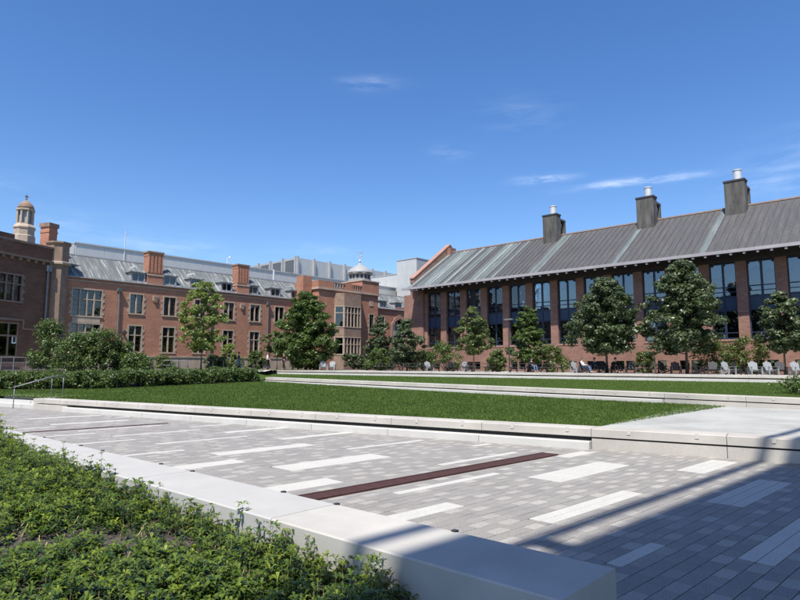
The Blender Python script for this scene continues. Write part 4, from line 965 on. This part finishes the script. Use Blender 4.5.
def tree(name, label, x, y, h, crown0, width, profile, leaf, size, clumps, per, seed, trunk=.09, group=None, lean=0.0, zb=None):
    rng = np.random.default_rng(seed); z0 = terr(x, y) if zb is None else zb
    e = empty(name, (x, y, z0), 0, label, 'tree', group)
    H0, H1 = crown0, h; C_ = []; Rr = []
    while len(C_) < clumps:
        f = rng.random(); rr = np.interp(f, [0, .15, .35, .6, .85, 1], profile) * width / 2
        if rng.random() > rr / (width / 2) + .12: continue
        a = rng.uniform(0, 6.283); q = rng.random() ** .45 * (1 + .16 * math.sin(3 * a + seed) + .12 * math.sin(5 * a + 4 * f + seed))
        C_.append((math.cos(a) * rr * q * .95 + lean * f, math.sin(a) * rr * q, H0 + f * (H1 - H0) * .97)); Rr.append(rng.uniform(.08, .155) * width * (1 - .35 * f))
    C_ = np.array(C_); Rr = np.array(Rr)
    quad = leaf_cloud(rng, C_, Rr, per, size)
    inst(np_mesh('crown', quad.reshape(-1, 3), 4, leaf), 'crown', e)
    mb = MB(); top = crown0 + (h - crown0) * .78; pts = []; rad = []
    for i in range(7):
        f = i / 6; pts.append((lean * max(0, f - .3) + .05 * math.sin(seed + f * 5) * f * width * .3, .05 * math.cos(seed + f * 4) * f * width * .3, -.12 + f * (top + .12))); rad.append(trunk * (1 - .82 * f) * (1.35 if i == 0 else 1))
    mb.tube(pts, rad, 8)
    order = rng.permutation(len(C_))[:26]
    for i in order:
        c = C_[i]; zs = max(crown0 * .85, c[2] - .35 * math.hypot(c[0], c[1]) - .25 * (h - crown0) * .3); zs = min(zs, top * .96); f = zs / top
        px = lean * max(0, f - .3); mid = (px * .5 + c[0] * .5, c[1] * .5, zs * .55 + c[2] * .45)
        mb.tube([(px, 0, zs), mid, tuple(c)], [trunk * .42 * (1 - .6 * f), trunk * .26 * (1 - .5 * f), trunk * .08], 5)
    mb.build('trunk', 'bark', parent=e, smooth=True)
    return e
def at(u, depth): return ((u - 400) / 600 * (depth * .9938), depth)
OVAL = (.62, .92, 1.0, .86, .5, .12); CONE = (.8, 1.0, .92, .7, .42, .08); COL = (.55, .85, 1, .95, .7, .2)
def ht(v, depth, x): return EYE + (367 - v) / 600 * depth - terr(x, depth)
specs = [  # px, depth, top v, crown-bottom v, width px, profile, leaf, size, clumps, per, trunk, label
 (407, 61, 317, 368, 36, OVAL, 'leaf_dark', .115, 80, 95, .08, 'dense round young tree before the stepped brick buttress'),
 (380, 66, 316, 368, 32, CONE, 'leaf_dark', .12, 75, 95, .08, 'dense young tree between the clipped hedge and the buttress'),
 (474, 58, 306, 353, 40, OVAL, 'leaf_olive', .11, 62, 75, .06, 'loose light green young tree on a thin trunk by the hall'),
 (529, 55, 304, 361, 38, CONE, 'leaf_mid', .11, 90, 95, .08, 'bright green young tree beside the terrace lamp post'),
 (607, 50, 275, 352, 67, OVAL, 'leaf_dark', .13, 130, 120, .11, 'broad dark green tree shading the people seated on the terrace'),
 (687, 47, 257, 351, 70, OVAL, 'leaf_dark', .13, 150, 120, .12, 'tallest dark green tree on the terrace, beside a slim bare trunk'),
 (785, 45, 291, 351, 48, OVAL, 'leaf_dark', .12, 90, 100, .09, 'dark green tree beside two pale lounge chairs'),
 (201, 57, 279, 350, 46, COL, 'leaf_yellow', .12, 80, 80, .07, 'thin yellow green tree in front of the old brick range'),
 (306, 64, 290, 369, 59, OVAL, 'leaf_mid', .14, 150, 120, .13, 'full green tree growing against the brick pavilion corner'),
 (277, 66, 330, 352, 30, COL, 'leaf_olive', .12, 26, 60, .05, 'small thin tree beside the full green tree at the pavilion'),
]
for i, (u, D, tv, bv, wpx, prof, leaf, size, cl_, per, tr, lab) in enumerate(specs):
    x, y = at(u, D); h = ht(tv, D, x); c0 = max(.35, ht(bv, D, x)); tree('tree', lab, x, y, h, c0, wpx / 600 * D, prof, leaf, size, int(cl_ * 1.7), int(per * 1.15), 20 + i, tr, 'courtyard trees')
# slim sapling: only a trunk with a tuft
x, y = at(655, 46); tree('tree', 'slim sapling with a small tuft, next to the tallest tree', x, y, 3.0, 1.5, 1.5, OVAL, 'leaf_dark', .1, 20, 60, 41, .05, 'courtyard trees')

def shrub(name, label, x, y, w, h, leaf, size, n, per, seed, z=None, group=None):
    rng = np.random.default_rng(seed); z0 = terr(x, y) if z is None else z
    e = empty(name, (x, y, z0), 0, label, 'shrub', group); C_ = []; 
    for i in range(n):
        a = rng.uniform(0, 6.283); f = rng.random(); q = math.sqrt(rng.random()) * (1 - .55 * f ** 2); C_.append((math.cos(a) * q * w / 2, math.sin(a) * q * w / 2, h * (.08 + .86 * f)))
    C_ = np.array(C_); inst(np_mesh('foliage', leaf_cloud(rng, C_, rng.uniform(.12, .22, n) * max(w, h) * .75, per, size, .8).reshape(-1, 3), 4, leaf), 'foliage', e)
    mb = MB()
    for i in range(min(n, 9)):
        c = C_[i]; mb.tube([(c[0] * .15, c[1] * .15, -.08), (c[0] * .55, c[1] * .55, c[2] * .5), tuple(c)], [.03, .022, .008], 5)
    mb.build('stems', 'bark', parent=e); return e
sh = [ # px, depth, top v, bottom v, width px
 (48, 42, 322, 373, 28, 'leaf_mid', 'upright pale tipped shrub standing in front of the stone turret'),
 (77, 40, 335, 373, 40, 'leaf_mid', 'bushy green shrub below the wide mullioned windows'),
 (100, 41, 331, 373, 42, 'leaf_mid', 'tall bushy shrub growing in front of the grey downspout'),
 (121, 42, 343, 373, 34, 'leaf_mid', 'medium bushy shrub left of the bicycle racks'),
 (137, 40, 354, 374, 26, 'leaf_mid', 'low bushy shrub at the end of the shrub border'),
 (230, 63.5, 345, 369, 24, 'leaf_yellow', 'small yellowish shrub behind the walker with a backpack'),
 (163, 60, 357, 371, 30, 'leaf_olive', 'low loose shrub by the bicycle racks'),
 (215, 62, 355, 369, 24, 'leaf_dark', 'low dark shrub by the thin yellow green tree'),
 (257, 66, 352, 368, 22, 'leaf_mid', 'low shrub under the old range windows by the walkers'),
 (447, 62, 343, 367, 40, 'leaf_mid', 'spreading shrub under the first hall windows'),
 (497, 56, 350, 371, 20, 'leaf_olive', 'small conical shrub by the terrace lamp post'),
 (552, 56, 346, 368, 36, 'leaf_olive', 'spreading shrub to the right of the bright green tree'),
 (645, 53, 352, 371, 22, 'leaf_olive', 'small loose shrub between the two largest trees'),
 (715, 50, 343, 371, 46, 'leaf_mid', 'wide green shrub behind the dark lounge chairs'),
 (748, 49, 338, 368, 44, 'leaf_olive', 'wide olive shrub behind the two pale lounge chairs'),
 (378, 62, 348, 371, 26, 'leaf_mid', 'low shrub at the foot of the young tree by the clipped hedge'),
 (424, 64, 352, 370, 26, 'leaf_mid', 'low shrub between the stepped buttress and the spreading shrub'),
]
for i, (u, D, tv, bv, wpx, leaf, lab) in enumerate(sh):
    x, y = at(u, D); zb = EYE - (bv - 367) / 600 * D; zb = terr(x, y); h = EYE + (367 - tv) / 600 * D - zb
    shrub('shrub', lab, x, y, wpx / 600 * D * (1.2 if D < 45 else 1), h * 1.04, leaf, .10 if D > 45 else .075, 80 if D < 45 else 46 if h > 1.5 else 26, 95 if D < 45 else 80, 60 + i, zb)
x, y = at(796, 21.5); shrub('shrub', 'low leafy patch at the end of the grass strip', 15.2, 22.6, 2.6, .55, 'leaf_mid', .05, 30, 70, 99, z=.76)
# small shrubs at the end of the ground cover bed
for i, (a, d, w, h, lab) in enumerate(((1.28, .86, .2, .34, 'upright leafy sprig against the inside of the planter wall'), (1.06, 1.1, .24, .3, 'leafy clump at the very end of the planting bed'))):
    px_, py_ = wl(a, d); rng_ = np.random.default_rng(300 + i); n = 40
    e = empty('plant', (px_, py_, bedz(px_, py_)), 0, lab, 'plant'); P = np.stack([rng_.normal(0, w * .3, n), rng_.normal(0, w * .3, n), np.zeros(n)], 1); H_ = rng_.uniform(.3, 1, n) * h
    inst(toned(np_mesh('foliage', leaf_rosettes(rng_, n, P, H_, rng_.uniform(.035, .06, n), .05, .8, 5).reshape(-1, 3), 4, 'leaf_cover'), n, 5, rng_), 'foliage', e)
    mb = MB()
    for k in range(12): mb.tube([(P[k, 0] * .5, P[k, 1] * .5, -.02), (P[k, 0], P[k, 1], H_[k])], .0025, 4)
    mb.build('stems', 'dry_stem', parent=e)

def hedge(name, label, line, wd, zf, h, leaf, size, per_m, seed):
    rng = np.random.default_rng(seed); C_ = []; rad = []
    for (a, b) in zip(line, line[1:]):
        L = math.hypot(b[0] - a[0], b[1] - a[1]); n = int(L * per_m); dx, dy = (b[0] - a[0]) / L, (b[1] - a[1]) / L
        for i in range(n):
            t = rng.uniform(0, L); q = rng.uniform(0, wd); f = rng.random() ** .8; x = a[0] + dx * t - dy * q; y = a[1] + dy * t + dx * q
            C_.append((x, y, zf(x, y) + h * (.12 + .8 * f) * (1 + .10 * math.sin(t * 2.1 + seed) + .06 * math.sin(t * 5)))); rad.append(rng.uniform(.16, .3))
    C_ = np.array(C_); o0 = C_.mean(0); o0[2] = zf(o0[0], o0[1])
    e = empty(name, tuple(o0), 0, label, 'hedge'); inst(np_mesh('foliage', leaf_cloud(rng, C_ - o0, np.array(rad), 60, size, .8).reshape(-1, 3), 4, leaf), 'foliage', e)
    mb = MB()
    for i in range(0, len(C_), 9):
        c = C_[i]; z = zf(c[0], c[1]); mb.tube([(c[0] - o0[0], c[1] - o0[1], z - .1 - o0[2]), (c[0] - o0[0], c[1] - o0[1], c[2] - o0[2])], .015, 4)
    mb.build('stems', 'bark', parent=e)['kind'] = 'stuff'; return e
hedge('hedge', 'long low loose hedge along the back of the near lawn', HED, 1.6, lambda x, y: lawn1z(x, y), .92, 'leaf_mid', .055, 85, 5)
hx0, hy0 = at(341, 70); hx1, hy1 = at(376, 68)
hedge('hedge', 'dark clipped hedge below the stone bay window', [(hx0, hy0), (hx1, hy1)], 1.4, terr, 1.95, 'leaf_dark', .1, 34, 6)

# ------------------------------------------------------------------ terrace furniture
def adirondack(col):
    p = {}
    s = MB()
    for i in range(6): f = i / 5; s.box(-.29, .29, -.28 + i * .09, -.20 + i * .09, .37 - .12 * f, .39 - .12 * f)
    p['seat'] = s.mesh('seat', col)
    slat = []
    for i in range(5):
        x = -.24 + i * .12; hh = .96 - .05 * abs(i - 2); b = MB(); b.prism([(.20, .27), (.22, .25), (.22 + .36 * (hh - .27), hh), (.20 + .36 * (hh - .27), hh)], 'x', x - .055, x + .055); slat.append(b.mesh('back_slat', col))
    p['slats'] = slat
    a = MB(); a.box(-.40, -.26, -.34, .42, .555, .58); p['armL'] = a.mesh('arm', col); a = MB(); a.box(.26, .40, -.34, .42, .555, .58); p['armR'] = a.mesh('arm', col)
    legs = []
    for sx in (-1, 1):
        m = MB(); m.box(sx * .33 - .03, sx * .33 + .03, -.30, -.22, 0, .554); legs.append(m.mesh('leg', col))
        m = MB(); m.prism([(-.31, .34), (-.31, .25), (.55, 0), (.62, 0), (.62, .06)], 'x', sx * .30 - .0 - .012, sx * .30 + .012); legs.append(m.mesh('leg', col))
        m = MB(); m.box(sx * .33 - .025, sx * .33 + .025, .33, .40, .1, .554); legs.append(m.mesh('leg', col))
    p['legs'] = legs
    return p
ACH = {'chair_grey': adirondack('chair_grey'), 'chair_dark': adirondack('chair_dark')}
def put_chair(u, D, rz, col, label, group):
    x, y = at(u, D); e = empty('lounge_chair', (x, y, terr(x, y) + .012), rz, label, 'chair', group); p = ACH[col]
    inst(p['seat'], 'seat', e); [inst(m, 'back_slat', e) for m in p['slats']]; inst(p['armL'], 'arm', e); inst(p['armR'], 'arm', e); [inst(m, 'leg', e) for m in p['legs']]
G1, G2 = 'pale lounge chairs on the terrace', 'dark lounge chairs on the terrace'
for u, D, rz, col, lab in (
  (729, 43.0, 20, 'chair_grey', 'pale slatted lounge chair between two dark lounge chairs'), (755, 42.0, -8, 'chair_grey', 'pale slatted lounge chair in front of the olive shrub, facing the lawn'),
  (771, 41.6, 5, 'chair_grey', 'pale slatted lounge chair nearest the trunk of the small terrace tree'), (798, 41, 0, 'chair_grey', 'pale slatted lounge chair past the small terrace tree'),
  (577, 50, 30, 'chair_grey', 'pale slatted lounge chair beside the person in white'), (429, 58, 25, 'chair_grey', 'pale slatted lounge chair at the foot of the buttress'),
  (467, 56, 30, 'chair_grey', 'pale slatted lounge chair under the loose light green tree'), (323, 62, 10, 'chair_grey', 'pale slatted lounge chair by the pavilion tree, one of a pair'), (331.5, 61.5, -8, 'chair_grey', 'pale slatted lounge chair by the clipped hedge, one of a pair'),
  (713, 43.6, -25, 'chair_dark', 'dark slatted lounge chair before the wide green shrub'), (739, 43.2, 35, 'chair_dark', 'dark slatted lounge chair right beside a pale one, before the olive shrub'),
  (781, 42.4, -20, 'chair_dark', 'dark slatted lounge chair under the small terrace tree'), (606, 49.4, 20, 'chair_dark', 'empty dark lounge chair at the trunk of the broad tree'), (630, 48.6, -30, 'chair_dark', 'dark lounge chair between the broad tree and the sapling'),
  (665, 47.5, 25, 'chair_dark', 'dark lounge chair just right of the sapling'), (676, 46.2, -15, 'chair_dark', 'dark lounge chair at the trunk of the tallest tree'), (699, 45, 40, 'chair_dark', 'dark lounge chair to the right of the tallest tree'), (453, 57, 30, 'chair_dark', 'dark lounge chair under the spreading shrub')):
    put_chair(u, D, R(rz), col, lab, G1 if col == 'chair_grey' else G2)
def table(u, D, rz, label, L=1.9):
    x, y = at(u, D); e = empty('picnic_table', (x, y, terr(x, y) + .012), rz, label, 'table', 'dark picnic tables on the terrace')
    for i in range(4): MB().box(-L / 2, L / 2, -.36 + i * .185, -.20 + i * .185, .72, .76).build('top_plank', 'table_dark', parent=e)
    for s in (-1, 1):
        MB().box(-L / 2, L / 2, s * .72 - .14, s * .72 + .14, .42, .46).build('bench', 'table_dark', parent=e)
        MB().box(s * (L / 2 - .3) - .04, s * (L / 2 - .3) + .04, -.8, .8, .36, .419).build('crossbar', 'table_dark', parent=e)
        for q in (-1, 1):
            m = MB(); m.prism([(q * .72 - .05, 0), (q * .72 + .05, 0), (q * .25 + .05, .719), (q * .25 - .05, .719)], 'x', s * (L / 2 - .3) + .041, s * (L / 2 - .3) + .10); m.build('leg', 'table_dark', parent=e)
for u, D, rz, lab, L in ((388, 60, -35, 'dark picnic table at the foot of the dense young trees', 2.4), (412, 58, -35, 'dark picnic table just before the round young tree', 2.2), (442, 56.5, -35, 'dark picnic table under the spreading shrub', 2.2),
                      (478, 54.5, -35, 'dark picnic table under the loose light green tree', 2.6), (520, 52.5, -35, 'dark picnic table beside the terrace lamp post', 1.9), (551, 51, -35, 'dark picnic table right of the bright green tree', 2.0), (648, 47.2, -35, 'dark picnic table beneath the sapling', 1.8)):
    table(u, D, R(rz), lab, L)
# lamp post
x, y = at(509.5, 52); lp = empty('lamp_post', (x, y, terr(x, y)), R(-42), 'slim dark lamp post with a flat head on the terrace', 'lamp post')
MB().lathe(0, 0, [(.12, 0), (.12, .05), (.055, .06), (.045, 4.55)], 10).build('pole', 'dark_metal', parent=lp); MB().box(-.42, .42, -.14, .14, 4.55, 4.63).build('lamp_head', 'metal_grey', parent=lp); MB().box(-.34, .34, -.1, .1, 4.53, 4.549).build('lens', 'paper_white', parent=lp)
# bicycle racks by the old range
for i, (u, lab) in enumerate(((167, 'tubular grey bicycle rack before the old range, end nearest the shrub border'), (175, 'tubular grey bicycle rack between two others'), (183, 'tubular grey bicycle rack nearest the yellow green tree'))):
    x, y = at(u, 50); e = empty('bicycle_rack', (x, y, terr(x, y)), R(15), lab, 'bike rack', 'bicycle racks')
    MB().tube([(-.36, 0, -.05), (-.36, 0, .72), (-.24, 0, .84), (.24, 0, .84), (.36, 0, .72), (.36, 0, -.05)], .03, 8).build('hoop', 'metal_grey', parent=e, smooth=True)
    MB().box(-.36, .36, -.012, .012, .42, .46).build('crossbar', 'metal_grey', parent=e)
# iron railing before the shrubs at the old range and a thin wire fence by the hedge
def railing(label, A, B, h, n, mat, zf=terr, name='railing'):
    z = zf(*A); L = math.hypot(B[0] - A[0], B[1] - A[1]); e = empty(name, (A[0], A[1], z), math.atan2(B[1] - A[1], B[0] - A[0]), label, 'railing')
    rt_ = .03 if n < 6 else .006; MB().box(0, L, -rt_, rt_, h - rt_ * 1.7, h).build('top_rail', mat, parent=e)
    if n < 6: MB().box(0, L, -.02, .02, h * .55, h * .55 + .03).build('mid_rail', mat, parent=e)
    for i in range(n): MB().box(L * i / (n - 1) - .025, L * i / (n - 1) + .025, -.02, .02, -.1, h - .051).build('post', mat, parent=e)
railing('brown metal railing at the basement stair of the old range', at(140, 60.8), at(158, 61.6), 1.0, 4, 'rust_steel')
railing('thin dark posts with a rail behind the long low hedge', at(213, 44), at(263, 45), .85, 6, 'dark_metal')
railing('pale handrail before the dark wing doorway', at(-12, 46), at(38, 47), 1.0, 5, 'metal_grey')

# ------------------------------------------------------------------ people
def skin_mesh(name, nodes, edges, mat, parent, root=0):
    me = bpy.data.meshes.new(name); me.from_pydata([n[0] for n in nodes], edges, []); me.materials.append(M[mat])
    o = bpy.data.objects.new(name, me); C.objects.link(o); o.parent = parent
    sk = o.modifiers.new('skin', 'SKIN'); sk.use_smooth_shade = True
    for i, n in enumerate(nodes):
        sv_ = me.skin_vertices[0].data[i]; r = n[1]; sv_.radius = r if isinstance(r, tuple) else (r, r); sv_.use_root = i == root
    ss = o.modifiers.new('subd', 'SUBSURF'); ss.levels = 1; ss.render_levels = 2
    return o
def person(u, D, rz, label, j, top, legs_m, shoes, hair_m, sleeve=True, H=1.0):
    """j: joints of the pose (metres, facing -y)"""
    x, y = at(u, D); e = empty('person', (x, y, terr(x, y) + .03), rz, label, 'person'); e.scale = (H, H, H)
    P = j
    nodes = [(P['pel'], (.13, .10)), (P['che'], (.15, .105)), (P['nec'], (.055, .055)), (P['hd0'], (.075, .09)), (P['hd1'], (.085, .10)), (P['hd2'], (.05, .055))]
    ed = [(0, 1), (1, 2), (2, 3), (3, 4), (4, 5)]
    for s in 'LR':
        b = len(nodes); nodes += [(P['sh' + s], .055), (P['el' + s], .042), (P['wr' + s], .03), (P['ha' + s], (.045, .022)), (P['fi' + s], (.02, .012))]; ed += [(1, b), (b, b + 1), (b + 1, b + 2), (b + 2, b + 3), (b + 3, b + 4)]
        b = len(nodes); nodes += [(P['hi' + s], .085), (P['kn' + s], .06), (P['an' + s], .042), (P['to' + s], (.045, .03))]; ed += [(0, b), (b, b + 1), (b + 1, b + 2), (b + 2, b + 3)]
    body = skin_mesh('body', nodes, ed, 'skin', e)
    tn_ = [(P['wai'], (.15, .115)), (P['che'], (.168, .122)), (P['nk0'], (.075, .07))]; te = [(0, 1), (1, 2)]
    for s in 'LR':
        b = len(tn_); tn_ += [(P['sh' + s], .068), (P['el' + s], .056)]; te += [(1, b), (b, b + 1)]
        if sleeve: tn_.append((P['wr' + s], .042)); te.append((b + 1, b + 2))
    skin_mesh('shirt', tn_, te, top, e, 1)
    ln = [(P['pel'], (.15, .115))]; le = []
    for s in 'LR': b = len(ln); ln += [(P['hi' + s], .098), (P['kn' + s], .074), (P['an' + s], .058)]; le += [(0, b), (b, b + 1), (b + 1, b + 2)]
    skin_mesh('trousers', ln, le, legs_m, e)
    for s in 'LR':
        a, t = Vector(P['an' + s]), Vector(P['to' + s]); skin_mesh('shoe', [(tuple(a + Vector((0, .05, -.05))), (.05, .035)), (tuple(t), (.05, .035))], [(0, 1)], shoes, e)
    h1 = Vector(P['hd1']); m = MB(); rng_ = random.Random(u)
    prof = [(.105 * math.cos(t), .13 * math.sin(t)) for t in (-.5, -.1, .3, .7, 1.1, 1.45)]
    m.lathe(h1.x, h1.y + .025, [(r, h1.z + .02 + z) for r, z in prof], 12); m.build('hair', hair_m, parent=e, smooth=True)
    f = MB(); f.prism([(h1.y - .10, h1.z - .03), (h1.y - .135, h1.z - .04), (h1.y - .10, h1.z + .02)], 'x', h1.x - .015, h1.x + .015); f.build('nose', 'skin', parent=e)
    for sx in (-1, 1): MB().lathe(h1.x + sx * .035, h1.y - .098, [(.001, h1.z + .0), (.012, h1.z + .012), (.001, h1.z + .024)], 6).build('eye', 'hair_dark', parent=e); MB().lathe(h1.x + sx * .098, h1.y + .01, [(.004, h1.z - .03), (.02, h1.z), (.004, h1.z + .03)], 6).build('ear', 'skin', parent=e)
    MB().box(h1.x - .025, h1.x + .025, h1.y - .102, h1.y - .09, h1.z - .075, h1.z - .065).build('mouth', 'rust_steel', parent=e)
    return e
def walk_pose(st=.26, arm=.22, bend=.0):
    P = dict(pel=(0, 0, .95), wai=(0, 0, 1.0), che=(0, -.02, 1.28), nk0=(0, -.01, 1.45), nec=(0, -.01, 1.49), hd0=(0, -.03, 1.56), hd1=(0, -.03, 1.64), hd2=(0, -.02, 1.73))
    for s, k in (('L', 1), ('R', -1)):
        P['sh' + s] = (k * .19, 0, 1.40); P['el' + s] = (k * .24, k * arm * .4 + .03, 1.13); P['wr' + s] = (k * .235, k * arm - bend - .06, .92 + bend * .6); P['ha' + s] = (k * .23, k * arm - bend - .09, .85 + bend * .7); P['fi' + s] = (k * .225, k * arm - bend - .12, .78 + bend * .8)
        P['hi' + s] = (k * .1, 0, .90); P['kn' + s] = (k * .1, -k * st * .55 - .05, .5); P['an' + s] = (k * .1, -k * st + (.06 if k < 0 else 0), .09 + (.05 if k < 0 else 0)); P['to' + s] = (k * .1, -k * st - .15, .035 + (.01 if k < 0 else 0))
    return P
def sit_pose(lean=.12, reach=.0):
    P = dict(pel=(0, .1, .44), wai=(0, .1, .50), che=(0, .14 + lean, .78), nk0=(0, .13 + lean, .94), nec=(0, .12 + lean, .98), hd0=(0, .09 + lean, 1.05), hd1=(0, .08 + lean, 1.13), hd2=(0, .09 + lean, 1.22))
    for s, k in (('L', 1), ('R', -1)):
        P['sh' + s] = (k * .19, .13 + lean, .90); P['el' + s] = (k * .29, .08, .66); P['wr' + s] = (k * .22, -.15 - reach, .63); P['ha' + s] = (k * .19, -.22 - reach, .63); P['fi' + s] = (k * .16, -.28 - reach, .62)
        P['hi' + s] = (k * .1, .06, .45); P['kn' + s] = (k * .13, -.36, .53); P['an' + s] = (k * .12, -.48, .10); P['to' + s] = (k * .13, -.63, .04)
    return P
pe = person(238.5, 60.3, R(95), 'person walking in blue jeans and dark jacket with a backpack', walk_pose(), 'cloth_navy', 'jeans', 'cloth_black', 'hair_dark')
x, y = at(238.5, 60.3); bp_ = empty('backpack', (x - .16 * math.cos(R(95 - 90)) , y, terr(x, y) + 1.02), R(95), 'dark backpack worn by the person in blue jeans', 'backpack')
MB().prism([(.10, 0), (.27, .04), (.29, .3), (.22, .46), (.10, .48)], 'x', -.15, .15).build('bag', 'cloth_black', parent=bp_); MB().prism([(.285, .06), (.34, .08), (.34, .2), (.30, .24)], 'x', -.11, .11).build('pocket', 'cloth_navy', parent=bp_)
person(267.5, 60.6, R(90), 'person walking in a white top and black trousers', walk_pose(.22, .15, .1), 'cloth_white', 'cloth_black', 'cloth_black', 'hair_brown', False)
person(284, 61.2, R(-60), 'person walking dressed all in black by the pavilion tree', walk_pose(.12, .1), 'cloth_black', 'cloth_black', 'cloth_black', 'hair_dark')
def chair_for(u, D, rz, lab): put_chair(u, D, rz, 'chair_dark', lab, G2)
for u, D, rz, lab, clab, top, lg, hr_ in ((585, 49.6, 55, 'person in a white shirt seated on the terrace beside the pale chair', 'dark lounge chair under the person in the white shirt', 'cloth_white', 'jeans', 'hair_brown'),
                                 (594, 50.1, -30, 'person in navy seated next to the person in white', 'dark lounge chair under the person in navy', 'cloth_navy', 'cloth_black', 'hair_dark'),
                                 (617, 49.0, 10, 'person in black seated under the broad tree', 'dark lounge chair under the person in black', 'cloth_black', 'cloth_black', 'hair_dark'),
                                 (533, 52.6, 20, 'person in black seated under the bright green tree', 'dark lounge chair under the bright green tree', 'cloth_black', 'jeans', 'hair_dark')):
    person(u, D, R(rz), lab, sit_pose(), top, lg, 'cloth_black', hr_); chair_for(u, D, R(rz), clab)
